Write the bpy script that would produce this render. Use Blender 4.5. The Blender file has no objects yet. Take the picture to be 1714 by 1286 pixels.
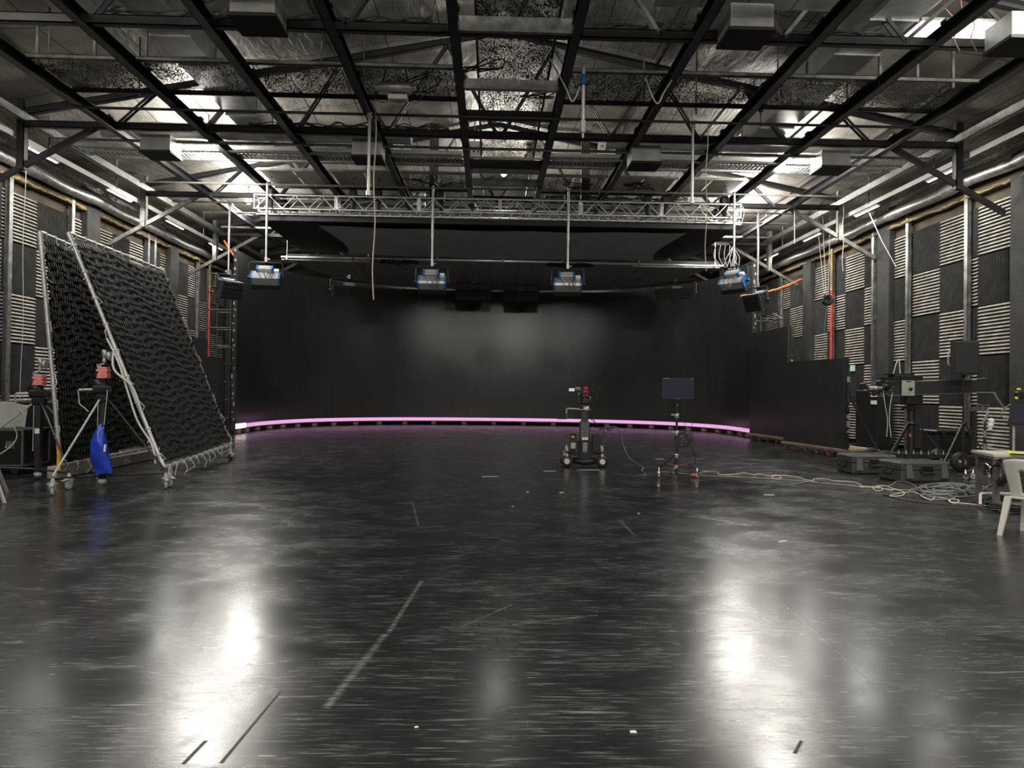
import bpy, math, random
from mathutils import Vector, Matrix
random.seed(7)
C = bpy.context.scene.collection
scn = bpy.context.scene
# ---------------------------------------------------------------- camera
cam_d = bpy.data.cameras.new('camera'); cam = bpy.data.objects.new('camera', cam_d); C.objects.link(cam)
cam_d.sensor_width = 36.0; cam_d.lens = 1189.0/1714*36; cam_d.clip_start = .05; cam_d.clip_end = 200
CAMZ = 1.55
cam.matrix_world = (Matrix.Translation((0, 0, CAMZ)) @ Matrix.Rotation(-math.radians(1.775), 4, 'Z')
                    @ Matrix.Rotation(math.radians(90.6), 4, 'X') @ Matrix.Rotation(.0125, 4, 'Z'))
scn.camera = cam
MW = cam.matrix_world.copy()
def at(px, py, Y):
    d = MW.to_3x3() @ Vector(((px-857)/1189, -(py-643)/1189, -1))
    return Vector((0, 0, CAMZ)) + d*(Y/d.y)
def atz(px, py, Z=0):
    d = MW.to_3x3() @ Vector(((px-857)/1189, -(py-643)/1189, -1))
    return Vector((0, 0, CAMZ)) + d*((Z-CAMZ)/d.z)
# ---------------------------------------------------------------- world, exposure
w = bpy.data.worlds.new('world'); scn.world = w; w.use_nodes = True
w.node_tree.nodes['Background'].inputs[0].default_value = (.5, .52, .55, 1)
w.node_tree.nodes['Background'].inputs[1].default_value = .02
vs = scn.view_settings; vs.view_transform = 'Standard'; vs.look = 'None'; vs.gamma = 1; vs.use_curve_mapping = False
vs.exposure = 1.3
LAMP_W = 420
STRIP_W = 28
LAMPS = []           # (x, y, z, watts): bare flood lamps high under the roof, in two rows, plus an unseen centre-line pair added for the screen wall's patches
for (x, y, p, z) in ((-8.1, 23.8, .68, 7.75), (8.3, 23.8, .85, 7.75), (-7.1, 17.9, .95, 7.75), (7.4, 17.9, .95, 7.75), (-8.6, 8.8, .35, 7.75), (8.7, 9.2, .5, 7.75),
                  (-6.3, 4.0, .8, 7.75), (6.6, 4.0, .8, 7.75), (-.2, -1.0, 1.1, 7.75), (.6, -5.5, .9, 7.75), (-6.3, -8, .9, 7.75), (6.6, -8, .9, 7.75), (.37, 23.4, .35, 8.75)):
    LAMPS.append((x, y, z, p*LAMP_W))

# ---------------------------------------------------------------- materials
MATS = {}
def nodes_of(m):
    return m.node_tree.nodes, m.node_tree.links
def mat(name, col, rough=.5, metal=0., var=0., vscale=6., bump=0., bscale=30., spec=.5, rvar=0., emit=None, es=1.):
    if name in MATS: return MATS[name]
    m = bpy.data.materials.new(name); m.use_nodes = True; N, L = nodes_of(m)
    b = N['Principled BSDF']; b.inputs['Base Color'].default_value = (*col, 1); b.inputs['Roughness'].default_value = rough
    b.inputs['Metallic'].default_value = metal; b.inputs['Specular IOR Level'].default_value = spec
    tc = N.new('ShaderNodeTexCoord')
    if var or rvar:
        n = N.new('ShaderNodeTexNoise'); n.inputs['Scale'].default_value = vscale; n.inputs['Detail'].default_value = 6
        L.new(tc.outputs['Object'], n.inputs['Vector'])
        if var:
            r = N.new('ShaderNodeValToRGB'); r.color_ramp.elements[0].position = .3; r.color_ramp.elements[1].position = .7
            r.color_ramp.elements[0].color = (*[c*(1-var) for c in col], 1); r.color_ramp.elements[1].color = (*[min(1, c*(1+var)) for c in col], 1)
            L.new(n.outputs['Fac'], r.inputs[0]); L.new(r.outputs[0], b.inputs['Base Color'])
        if rvar:
            q = N.new('ShaderNodeMapRange'); q.inputs['To Min'].default_value = rough-rvar; q.inputs['To Max'].default_value = rough+rvar
            L.new(n.outputs['Fac'], q.inputs[0]); L.new(q.outputs[0], b.inputs['Roughness'])
    if bump:
        n2 = N.new('ShaderNodeTexNoise'); n2.inputs['Scale'].default_value = bscale; n2.inputs['Detail'].default_value = 4
        L.new(tc.outputs['Object'], n2.inputs['Vector'])
        bp = N.new('ShaderNodeBump'); bp.inputs['Strength'].default_value = bump; bp.inputs['Distance'].default_value = .02
        L.new(n2.outputs['Fac'], bp.inputs['Height']); L.new(bp.outputs[0], b.inputs['Normal'])
    if emit:
        b.inputs['Emission Color'].default_value = (*emit, 1); b.inputs['Emission Strength'].default_value = es
    MATS[name] = m
    return m
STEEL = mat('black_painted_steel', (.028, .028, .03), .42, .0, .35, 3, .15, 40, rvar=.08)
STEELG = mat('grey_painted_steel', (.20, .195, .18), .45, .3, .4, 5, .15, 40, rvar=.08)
GALV = mat('galvanised_steel', (.50, .51, .50), .36, .85, .28, 14, .12, 60, rvar=.1)
GALVD = mat('dull_galvanised_steel', (.30, .30, .29), .4, .75, .35, 8, .15, 50, rvar=.1)
ALU = mat('aluminium', (.66, .66, .65), .3, .5, .08, 20)
TUBE = mat('grey_alloy_tube', (.50, .50, .48), .4, .4, .15, 12)
CHROME = mat('chrome', (.8, .8, .8), .14, 1)
FOAM_LIT = mat('lit_foam_ledge', (.37, .345, .305), .95, 0, .3, 4, .2, 120, spec=.1)  # upward ridge slopes: light from above put into a paler foam colour
FOAM = mat('charcoal_acoustic_foam', (.036, .035, .034), .92, 0, .25, 5, .35, 160, spec=.2)
BLK = mat('black_plastic', (.014, .014, .015), .42, 0, .2, 20)
BLKM = mat('matt_black', (.010, .010, .011), .7)
TABS = mat('black_net_tabs', (.05, .052, .05), .6)
FABRIC = mat('black_net_fabric', (.012, .014, .014), .75, 0, .4, 3, .4, 90, spec=.35)
CLOTH = mat('dark_grey_cloth', (.42, .425, .43), .75, 0, .1, 1.2, .1, 60, spec=.3)
RUBBER = mat('black_rubber', (.016, .016, .016), .65, 0, .3, 12)
GREYRUB = mat('grey_caster_rubber', (.42, .42, .41), .5, 0, .15, 12)
WHITEP = mat('white_plastic', (.68, .66, .60), .35, 0, .06, 4)
PAPER = mat('white_paper', (.75, .75, .72), .7)
PINK = mat('pink_tape', (.75, .25, .24), .55, 0, .2, 30)
BLUE = mat('blue_tarpaulin', (.018, .055, .50), .33, 0, .25, 5, .5, 9)
LBLUE = mat('blue_lamp_paint', (.03, .12, .30), .35, .1)
DUCTM = mat('duct_sheet_metal', (.42, .42, .40), .42, .35, .2, 3, .12, 18)
SILV = mat('silver_paint', (.40, .41, .42), .35, .5, .1, 20)
RED = mat('red_paint', (.62, .045, .03), .35, 0, .15, 8)
ORANGE = mat('orange_strap', (.85, .17, .04), .6)
YEL = mat('yellow_plastic', (.85, .70, .05), .5)
GREEN = mat('green_clamp', (.07, .35, .12), .45)
WOOD = mat('plywood', (.30, .22, .13), .65, 0, .3, 5, .2, 40)
BOARD = mat('pale_plywood_board', (.50, .46, .41), .55, 0, .2, 3, .1, 30)
COLM = mat('dark_painted_concrete', (.028, .027, .024), .8, 0, .45, 2.0, .4, 22)
CONC = mat('stained_concrete', (.055, .043, .026), .85, 0, .5, 2.2, .5, 18)
CONCY = mat('yellow_spray_foam', (.22, .155, .06), .85, 0, .4, 6, 1.0, 22)
GREYSH = mat('grey_board', (.36, .37, .33), .5, 0, .12, 3)
SCREEN = mat('dark_violet_screen', (.035, .032, .055), .18, 0, spec=.6)
TABLE = mat('cream_table_top', (.62, .58, .50), .4, 0, .1, 4)
CABLE = mat('black_cable', (.02, .02, .02), .4)
CABLEM = mat('mid_grey_cable', (.09, .09, .09), .4)
CABLEG = mat('grey_cable', (.22, .22, .22), .4)
ROPE = mat('cream_cable', (.62, .55, .42), .6, 0, .15, 30)
WCAB = mat('white_cable', (.62, .62, .60), .5)
BROWN = mat('brown_primer_steel', (.07, .055, .05), .5, 0, .3, 3)
LAMPW = mat('lamp_glass', (.9, .9, .9), .3, emit=(1, .97, .92), es=3)
STRIPL = mat('lit_strip_tube', (.9, .9, .9), .3, emit=(1, .99, .96), es=.8)
DUCTGLOW = mat('glowing_duct_sheet', (.9, .9, .9), .3, emit=(1, .99, .96), es=1.3)  # emission stands in for lamplight falling on bare duct sheet

def roof_mat():
    m = bpy.data.materials.new('foil_roof_insulation'); m.use_nodes = True; N, L = nodes_of(m); b = N['Principled BSDF']
    tc = N.new('ShaderNodeTexCoord'); sx = N.new('ShaderNodeSeparateXYZ'); L.new(tc.outputs['Object'], sx.inputs[0])
    def line(out, period, wd):
        a = N.new('ShaderNodeMath'); a.operation = 'PINGPONG'; a.inputs[1].default_value = period/2; L.new(out, a.inputs[0])
        c = N.new('ShaderNodeMath'); c.operation = 'LESS_THAN'; c.inputs[1].default_value = wd; L.new(a.outputs[0], c.inputs[0]); return c.outputs[0]
    l1 = line(sx.outputs['X'], 1.2, .012); l2 = line(sx.outputs['Y'], 2.65, .014)
    mx = N.new('ShaderNodeMath'); mx.operation = 'MAXIMUM'; L.new(l1, mx.inputs[0]); L.new(l2, mx.inputs[1])
    n = N.new('ShaderNodeTexNoise'); n.inputs['Scale'].default_value = .8; n.inputs['Detail'].default_value = 7; n.inputs['Roughness'].default_value = .65
    L.new(tc.outputs['Object'], n.inputs['Vector'])
    r = N.new('ShaderNodeValToRGB'); r.color_ramp.elements[0].position = .3; r.color_ramp.elements[1].position = .7
    r.color_ramp.elements[0].color = (.16, .155, .135, 1); r.color_ramp.elements[1].color = (.46, .44, .40, 1)
    L.new(n.outputs['Fac'], r.inputs[0])
    mc = N.new('ShaderNodeMixRGB'); mc.inputs[2].default_value = (.05, .048, .045, 1); L.new(mx.outputs[0], mc.inputs[0]); L.new(r.outputs[0], mc.inputs[1])
    L.new(mc.outputs[0], b.inputs['Base Color'])
    b.inputs['Metallic'].default_value = .35; b.inputs['Roughness'].default_value = .5
    mp = N.new('ShaderNodeMapping'); mp.inputs['Scale'].default_value = (2.2, .7, 1); L.new(tc.outputs['Object'], mp.inputs[0])
    n2 = N.new('ShaderNodeTexNoise'); n2.inputs['Scale'].default_value = 2.3; n2.inputs['Detail'].default_value = 6; n2.inputs['Distortion'].default_value = 1.2
    L.new(mp.outputs[0], n2.inputs['Vector'])
    bp = N.new('ShaderNodeBump'); bp.inputs['Strength'].default_value = .45; bp.inputs['Distance'].default_value = .07
    L.new(n2.outputs['Fac'], bp.inputs['Height']); L.new(bp.outputs[0], b.inputs['Normal'])
    return m
ROOF = roof_mat()

def floor_mat():
    m = bpy.data.materials.new('scuffed_black_vinyl'); m.use_nodes = True; N, L = nodes_of(m); b = N['Principled BSDF']
    tc = N.new('ShaderNodeTexCoord')
    def M(op, a, c=None):
        k = N.new('ShaderNodeMath'); k.operation = op
        for i, v in enumerate((a, c)):
            if v is None: continue
            if isinstance(v, (int, float)): k.inputs[i].default_value = v
            else: L.new(v, k.inputs[i])
        return k.outputs[0]
    def scr(rot, sc, lo, hi, det=3, dist=.25, seed=0.):
        mp = N.new('ShaderNodeMapping'); mp.inputs['Rotation'].default_value = (0, 0, rot); mp.inputs['Scale'].default_value = (*sc, 1)
        mp.inputs['Location'].default_value = (seed, seed*.7, 0)
        L.new(tc.outputs['Object'], mp.inputs[0])
        n = N.new('ShaderNodeTexNoise'); n.inputs['Scale'].default_value = 1; n.inputs['Detail'].default_value = det; n.inputs['Distortion'].default_value = dist
        n.inputs['Roughness'].default_value = .62
        L.new(mp.outputs[0], n.inputs['Vector'])
        r = N.new('ShaderNodeMapRange'); r.inputs['From Min'].default_value = lo; r.inputs['From Max'].default_value = hi; r.clamp = True
        L.new(n.outputs['Fac'], r.inputs[0]); return r.outputs[0]
    big = scr(.2, (.35, .35), .35, .7, 5)
    mid = scr(.5, (1.5, 1.9), .4, .72, 6, .6, 3)
    s1 = scr(.10, (2.2, 42), .60, .70, 2, .2, 5)
    s2 = scr(.9, (2.0, 50), .63, .73, 2, .2, 11)
    s3 = scr(-.65, (1.6, 54), .62, .72, 2, .2, 17)
    s4 = scr(1.5, (2.4, 60), .65, .76, 2, .2, 29)
    s5 = scr(-.2, (4, 70), .60, .71, 2, .4, 41)
    S = M('MAXIMUM', M('MAXIMUM', s1, s2), M('MAXIMUM', M('MAXIMUM', s3, s4), s5))
    S = M('MULTIPLY', S, M('ADD', M('MULTIPLY', mid, .9), .25))
    # long individual scrapes, each a distance to a line segment on the floor
    sx = N.new('ShaderNodeSeparateXYZ'); L.new(tc.outputs['Object'], sx.inputs[0])
    def scrape(p, q, wd):
        dx, dy = q[0]-p[0], q[1]-p[1]; ln = math.hypot(dx, dy); ux, uy = dx/ln, dy/ln
        X = M('SUBTRACT', sx.outputs['X'], p[0]); Y = M('SUBTRACT', sx.outputs['Y'], p[1])
        t = M('ADD', M('MULTIPLY', X, ux), M('MULTIPLY', Y, uy)); d = M('ABSOLUTE', M('SUBTRACT', M('MULTIPLY', Y, ux), M('MULTIPLY', X, uy)))
        f = M('SUBTRACT', 1, M('DIVIDE', d, wd)); f = M('MAXIMUM', f, 0)
        f = M('MULTIPLY', f, M('MULTIPLY', M('GREATER_THAN', t, 0), M('LESS_THAN', t, ln))); return f
    fine = scr(.95, (5, 60), .42, .62, 4, .3, 7)
    A = [scrape(atz(*a).to_2d(), atz(*c).to_2d(), wd) for a, c, wd in (((545, 1186), (645, 1062), .034), ((650, 1060), (706, 972), .026), ((1000, 1030), (858, 1046), .02),
         ((690, 838), (700, 880), .018), ((560, 832), (480, 845), .02), ((1036, 870), (1062, 896), .025), ((450, 890), (492, 862), .014), ((770, 1050), (858, 1012), .012), ((1310, 1010), (1460, 1145), .008))]
    W = A[0]
    for a in A[1:]: W = M('MAXIMUM', W, a)
    W = M('MULTIPLY', W, M('ADD', M('MULTIPLY', fine, .8), .1))
    D = M('MAXIMUM', M('MAXIMUM', scrape(atz(370, 1278).to_2d(), atz(470, 1158).to_2d(), .012), scrape(atz(306, 1280).to_2d(), atz(345, 1240).to_2d(), .012)), scrape(atz(1330, 1262).to_2d(), atz(1342, 1240).to_2d(), .01))
    T = M('MINIMUM', M('ADD', S, W), 1)
    base = N.new('ShaderNodeMixRGB'); base.inputs[1].default_value = (.009, .0095, .0105, 1); base.inputs[2].default_value = (.026, .027, .028, 1)
    L.new(M('ADD', M('MULTIPLY', big, .55), M('MULTIPLY', mid, .45)), base.inputs[0])
    mc = N.new('ShaderNodeMixRGB'); mc.inputs[2].default_value = (.22, .22, .21, 1); L.new(M('MULTIPLY', T, .9), mc.inputs[0]); L.new(base.outputs[0], mc.inputs[1])
    md = N.new('ShaderNodeMixRGB'); md.inputs[2].default_value = (.002, .002, .002, 1); L.new(D, md.inputs[0]); L.new(mc.outputs[0], md.inputs[1])
    L.new(md.outputs[0], b.inputs['Base Color'])
    rg = M('ADD', M('ADD', .185, M('MULTIPLY', mid, .10)), M('ADD', M('MULTIPLY', T, .10), M('MULTIPLY', big, .05)))
    rg = M('ADD', rg, M('MULTIPLY', D, .4))
    L.new(rg, b.inputs['Roughness']); b.inputs['Specular IOR Level'].default_value = .5
    n3 = N.new('ShaderNodeTexNoise'); n3.inputs['Scale'].default_value = 1.6; n3.inputs['Detail'].default_value = 5; L.new(tc.outputs['Object'], n3.inputs['Vector'])
    bp = N.new('ShaderNodeBump'); bp.inputs['Strength'].default_value = .12; bp.inputs['Distance'].default_value = .02
    L.new(n3.outputs['Fac'], bp.inputs['Height']); L.new(bp.outputs[0], b.inputs['Normal'])
    return m
FLOOR = floor_mat()

def mesh_mat(name, col, open_, scale):
    """expanded-metal sheet: real holes cut by a procedural pattern in the surface's own coordinates"""
    m = bpy.data.materials.new(name); m.use_nodes = True; N, L = nodes_of(m); b = N['Principled BSDF']
    b.inputs['Base Color'].default_value = (*col, 1); b.inputs['Roughness'].default_value = .45; b.inputs['Metallic'].default_value = .4
    tc = N.new('ShaderNodeTexCoord'); v = N.new('ShaderNodeTexVoronoi'); v.inputs['Scale'].default_value = scale
    L.new(tc.outputs['Object'], v.inputs['Vector'])
    n = N.new('ShaderNodeTexNoise'); n.inputs['Scale'].default_value = 2.2; L.new(tc.outputs['Object'], n.inputs['Vector'])
    a = N.new('ShaderNodeMath'); a.operation = 'MULTIPLY_ADD'; a.inputs[1].default_value = .5; a.inputs[2].default_value = open_-.25; L.new(n.outputs['Fac'], a.inputs[0])
    g = N.new('ShaderNodeMath'); g.operation = 'GREATER_THAN'; L.new(v.outputs['Distance'], g.inputs[0]); L.new(a.outputs[0], g.inputs[1])
    L.new(g.outputs[0], b.inputs['Alpha'])
    return m
MESH = mesh_mat('expanded_metal', (.07, .07, .068), .60, 34)
MESHL = mesh_mat('perforated_tray_metal', (.45, .45, .44), .28, 11)

def led_mat(nm='black_led_panels', c1=(.030, .031, .030, 1)):
    m = bpy.data.materials.new(nm); m.use_nodes = True; N, L = nodes_of(m); b = N['Principled BSDF']
    uv = N.new('ShaderNodeUVMap'); sx = N.new('ShaderNodeSeparateXYZ'); L.new(uv.outputs[0], sx.inputs[0])
    n = N.new('ShaderNodeTexNoise'); n.inputs['Scale'].default_value = 1.2; n.inputs['Detail'].default_value = 4
    mp = N.new('ShaderNodeMapping'); mp.inputs['Scale'].default_value = (3, .35, 1); L.new(uv.outputs[0], mp.inputs[0]); L.new(mp.outputs[0], n.inputs['Vector'])
    r = N.new('ShaderNodeMapRange'); r.inputs['To Min'].default_value = .7; r.inputs['To Max'].default_value = 1.3; L.new(n.outputs['Fac'], r.inputs[0])
    def line(out, p, wd):
        a = N.new('ShaderNodeMath'); a.operation = 'PINGPONG'; a.inputs[1].default_value = p/2; L.new(out, a.inputs[0])
        c = N.new('ShaderNodeMath'); c.operation = 'LESS_THAN'; c.inputs[1].default_value = wd; L.new(a.outputs[0], c.inputs[0]); return c.outputs[0]
    mx = N.new('ShaderNodeMath'); mx.operation = 'MAXIMUM'; L.new(line(sx.outputs[0], .5, .006), mx.inputs[0]); L.new(line(sx.outputs[1], 1.0, .004), mx.inputs[1])
    mul = N.new('ShaderNodeMixRGB'); mul.blend_type = 'MULTIPLY'; mul.inputs[0].default_value = 1; mul.inputs[1].default_value = c1
    L.new(r.outputs[0], mul.inputs[2])
    mc = N.new('ShaderNodeMixRGB'); mc.inputs[2].default_value = (.021, .021, .021, 1); L.new(mx.outputs[0], mc.inputs[0]); L.new(mul.outputs[0], mc.inputs[1])
    L.new(mc.outputs[0], b.inputs['Base Color']); b.inputs['Roughness'].default_value = .24; b.inputs['Specular IOR Level'].default_value = .5
    return m
LED = led_mat()
LEDG = led_mat('grey_led_ceiling_panels', (.32, .322, .32, 1))

# ---------------------------------------------------------------- mesh builder
def smooth_path(pts, n=6, closed=False):
    pts = [Vector(p) for p in pts]; out = []; k = len(pts)
    rng = range(k if closed else k-1)
    for i in rng:
        if closed: p0, p1, p2, p3 = pts[i-1], pts[i], pts[(i+1) % k], pts[(i+2) % k]
        else: p0, p1, p2, p3 = pts[max(i-1, 0)], pts[i], pts[i+1], pts[min(i+2, k-1)]
        for j in range(n):
            t = j/n
            out.append(.5*((2*p1)+(-p0+p2)*t+(2*p0-5*p1+4*p2-p3)*t*t+(-p0+3*p1-3*p2+p3)*t**3))
    if not closed: out.append(pts[-1])
    return out
class MB:
    def __init__(s): s.v = []; s.f = []; s.sm = []; s.mi = []; s.cur = 0
    def _add(s, vs, fs, smooth=False):
        o = len(s.v); s.v += [Vector(q) for q in vs]; s.f += [[i+o for i in f] for f in fs]; s.sm += [smooth]*len(fs); s.mi += [s.cur]*len(fs); return s
    def box(s, c, d, R=None, bev=0.):
        x, y, z = d[0]/2, d[1]/2, d[2]/2; c = Vector(c)
        if bev <= 0:
            vs = [Vector((a*x, b*y, e*z)) for a in (-1, 1) for b in (-1, 1) for e in (-1, 1)]
            fs = [(0, 1, 3, 2), (4, 6, 7, 5), (0, 4, 5, 1), (2, 3, 7, 6), (0, 2, 6, 4), (1, 5, 7, 3)]
        else:
            bev = min(bev, x*.9, y*.9, z*.9); vs = []; idx = {}
            for a in (-1, 1):
                for b in (-1, 1):
                    for e in (-1, 1):
                        for ax in range(3):
                            p = [a*(x-bev), b*(y-bev), e*(z-bev)]; p[ax] = (a*x, b*y, e*z)[ax]; idx[(a, b, e, ax)] = len(vs); vs.append(Vector(p))
            fs = []
            for ax in range(3):
                o1, o2 = [k for k in range(3) if k != ax]
                for sg in (-1, 1):
                    q = []
                    for (p1, p2) in ((-1, -1), (1, -1), (1, 1), (-1, 1)):
                        k = [0]*3; k[ax] = sg; k[o1] = p1; k[o2] = p2; q.append(idx[(*k, ax)])
                    flip = (sg < 0) ^ (ax == 1)
                    fs.append(q[::-1] if flip else q)
                # edges along axis ax
                for p1 in (-1, 1):
                    for p2 in (-1, 1):
                        k0 = [0]*3; k0[o1] = p1; k0[o2] = p2; k1 = list(k0); k0[ax] = -1; k1[ax] = 1
                        fs.append([idx[(*k0, o1)], idx[(*k1, o1)], idx[(*k1, o2)], idx[(*k0, o2)]])
            for a in (-1, 1):
                for b in (-1, 1):
                    for e in (-1, 1): fs.append([idx[(a, b, e, 0)], idx[(a, b, e, 1)], idx[(a, b, e, 2)]])
        return s._add([c+(R @ q if R else q) for q in vs], fs)
    def bar(s, p, q, wd, h, up=(0, 0, 1)):
        p, q = Vector(p), Vector(q); d = q-p; l = d.length; d.normalize(); up = Vector(up)
        if abs(d.dot(up)) > .98: up = Vector((0, 1, 0))
        sx = d.cross(up).normalized(); sz = sx.cross(d)
        R = Matrix((sx, d, sz)).transposed()
        return s.box((p+q)/2, (wd, l, h), R)
    def channel(s, p, q, wd, h, t=.012, side=1, up=(0, 0, 1)):
        """C section: a web and two flanges"""
        p, q = Vector(p), Vector(q); d = (q-p).normalized(); up = Vector(up)
        if abs(d.dot(up)) > .98: up = Vector((0, 1, 0))
        sx = d.cross(up).normalized(); sz = sx.cross(d)
        s.bar(p+sx*side*(wd/2-t/2), q+sx*side*(wd/2-t/2), t, h, up)
        s.bar(p+sz*(h/2-t/2), q+sz*(h/2-t/2), wd, t, up); s.bar(p-sz*(h/2-t/2), q-sz*(h/2-t/2), wd, t, up)
        return s
    def path(s, pts, r, n=6, closed=False, caps=True):
        pts = [Vector(p) for p in pts]; k = len(pts); rings = []
        T = []
        for i in range(k):
            a = pts[i-1] if (i > 0 or closed) else pts[i]; b = pts[(i+1) % k] if (i < k-1 or closed) else pts[i]
            t = (b-a); T.append(t.normalized() if t.length > 1e-9 else Vector((0, 0, 1)))
        nrm = T[0].orthogonal().normalized(); vs = []
        for i in range(k):
            nrm = (nrm-T[i]*nrm.dot(T[i]));
            nrm = nrm.normalized() if nrm.length > 1e-6 else T[i].orthogonal().normalized()
            b = T[i].cross(nrm); rr = r[i] if isinstance(r, (list, tuple)) else r
            vs += [pts[i]+nrm*math.cos(2*math.pi*j/n)*rr+b*math.sin(2*math.pi*j/n)*rr for j in range(n)]
        fs = []
        for i in range(k if closed else k-1):
            i2 = (i+1) % k
            fs += [[i*n+j, i*n+(j+1) % n, i2*n+(j+1) % n, i2*n+j] for j in range(n)]
        s._add(vs, fs, True)
        if caps and not closed: s._add(vs[:n], [list(range(n))[::-1]]); s._add(vs[-n:], [list(range(n))])
        return s
    def tube(s, p, q, r, n=8): return s.path([p, q], r, n)
    def cone(s, p, q, r0, r1, n=10): return s.path([p, q], [r0, r1], n)
    def ring(s, c, axis, R, r, n=20, m=8):
        c, axis = Vector(c), Vector(axis).normalized(); u = axis.orthogonal().normalized(); w_ = axis.cross(u)
        return s.path([c+u*math.cos(2*math.pi*i/n)*R+w_*math.sin(2*math.pi*i/n)*R for i in range(n)], r, m, closed=True)
    def lathe(s, c, axis, prof, n=16):
        """prof: (distance along axis, radius)"""
        c, axis = Vector(c), Vector(axis).normalized(); u = axis.orthogonal().normalized(); w_ = axis.cross(u); vs = []
        for (h, r) in prof: vs += [c+axis*h+u*math.cos(2*math.pi*j/n)*max(r, 1e-4)+w_*math.sin(2*math.pi*j/n)*max(r, 1e-4) for j in range(n)]
        fs = [[i*n+j, i*n+(j+1) % n, (i+1)*n+(j+1) % n, (i+1)*n+j] for i in range(len(prof)-1) for j in range(n)]
        return s._add(vs, fs, True)
    def prism(s, poly, ext):
        """poly: list of 3-D points in a plane, ext: extrusion vector"""
        poly = [Vector(p) for p in poly]; ext = Vector(ext); n = len(poly)
        vs = poly+[p+ext for p in poly]
        return s._add(vs, [list(range(n))[::-1], list(range(n, 2*n))]+[[i, (i+1) % n, n+(i+1) % n, n+i] for i in range(n)])
    def grid(s, F, nu, nv, smooth=True):
        vs = [F(i/nu, j/nv) for j in range(nv+1) for i in range(nu+1)]
        return s._add(vs, [[j*(nu+1)+i, j*(nu+1)+i+1, (j+1)*(nu+1)+i+1, (j+1)*(nu+1)+i] for j in range(nv) for i in range(nu)], smooth)
    def build(s, name, m, parent=None, org=(0, 0, 0)):
        org = Vector(org); me = bpy.data.meshes.new(name); me.from_pydata([q-org for q in s.v], [], s.f)
        for mm in (m if isinstance(m, (list, tuple)) else [m]): me.materials.append(mm)
        me.polygons.foreach_set('use_smooth', s.sm); me.polygons.foreach_set('material_index', s.mi); me.update()
        o = bpy.data.objects.new(name, me); C.objects.link(o)
        if parent: o.parent = parent
        else: o.location = org
        return o
def tag(o, label, cat, group=None):
    o['label'] = label; o['category'] = cat
    if group: o['group'] = group
    return o
def thing(name, label, cat, loc=(0, 0, 0), rz=0, group=None):
    o = bpy.data.objects.new(name, None); C.objects.link(o); o.location = loc; o.rotation_euler = (0, 0, rz); o.empty_display_size = .1
    return tag(o, label, cat, group)
def struct(o): o['kind'] = 'structure'; return o
def dup(root, loc, rz=0, label=None, group=None):
    r = root.copy(); C.objects.link(r); r.location = loc; r.rotation_euler = (0, 0, rz)
    if label: r['label'] = label
    if group: r['group'] = group
    for ch in list(root.children):
        c = ch.copy(); C.objects.link(c); c.parent = r
        for g in ch.children:
            d = g.copy(); C.objects.link(d); d.parent = c
    return r
def set_scale(o, s): o.scale = s; return o
ORD = ['first', 'second', 'third', 'fourth', 'fifth', 'sixth', 'seventh', 'eighth', 'ninth', 'tenth', 'eleventh', 'twelfth', 'thirteenth', 'fourteenth', 'fifteenth', 'sixteenth', 'seventeenth', 'eighteenth']
# ================================================================ SETTING
XL, XR, YB, YF = -11.55, 11.95, 37.5, -14.0
XC = .33                       # lattice centre line
RC = .15; RZ = 9.72            # ridge
def roofz(x): return RZ-.176*abs(x-RC)
f = MB(); f.box((0, (YB+YF)/2, -.1), (30, YB-YF+2, .2)); struct(f.build('floor', FLOOR))
def roofF(u, v):
    x = XL-.4+u*(XR-XL+.8); y = YF+v*(YB-YF)
    s = abs(math.sin(math.pi*((y-11.0)/5.5)))
    bx = abs(math.sin(math.pi*(x-RC)/2.4))
    z = roofz(x)+.12-.16*s**.6*(.6+.5*bx)+.035*math.sin(3.1*x+.9*y)*math.sin(1.7*y+x)
    return Vector((x, y, z))
f = MB(); f.grid(roofF, 130, 240); struct(f.build('ceiling', ROOF))
for nm, x, sg in (('wall_left', XL, -1), ('wall_right', XR, 1)):
    f = MB(); f.box((x+sg*.12, (YB+YF)/2, 4.0), (.22, YB-YF, 8.0)); struct(f.build(nm, CONC))
f = MB(); f.box(((XL+XR)/2, YB+.1, 5), (XR-XL+1, .2, 10)); struct(f.build('wall_back', CONC))
f = MB(); f.box(((XL+XR)/2, YF-.1, 5), (XR-XL+1, .2, 10)); struct(f.build('wall_front', BLKM))
# concrete eaves beam above the foam with a ragged bead of spray foam
for nm, x, sg in (('left', XL, 1), ('right', XR, -1)):
    f = MB(); f.box((x+sg*.09, 12, 6.72), (.18, 51, .5)); o = struct(f.build('trim_eaves_'+nm, CONC))
    f = MB(); pts = []
    y = 14.0
    while y < 34:
        pts.append((x+sg*(.15+.05*random.random()), y, 6.47+.06*random.random())); y += .16
    f.path(pts, [.02+.05*random.random()*abs(math.sin(i*.21)) for i, _ in enumerate(pts)], 6); tag(f.build('spray_foam_bead', CONCY), 'ragged yellow spray foam bead under the eaves beam of the %s wall' % nm, 'spray foam')
# concrete columns against the walls, at the truss lines
for k, (nm, x, sg) in enumerate((('left', XL, 1), ('right', XR, -1))):
    for j, y in enumerate((10.1, 15.4, 20.95 if k else 20.6, 26.1 if k else 25.8, 31.6)):
        f = MB(); f.box((x+sg*.1, y, 3.6), (.2, .66, 7.2), bev=.015)
        o = struct(f.build('trim_%d' % (k*5+j+1), COLM))
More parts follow.
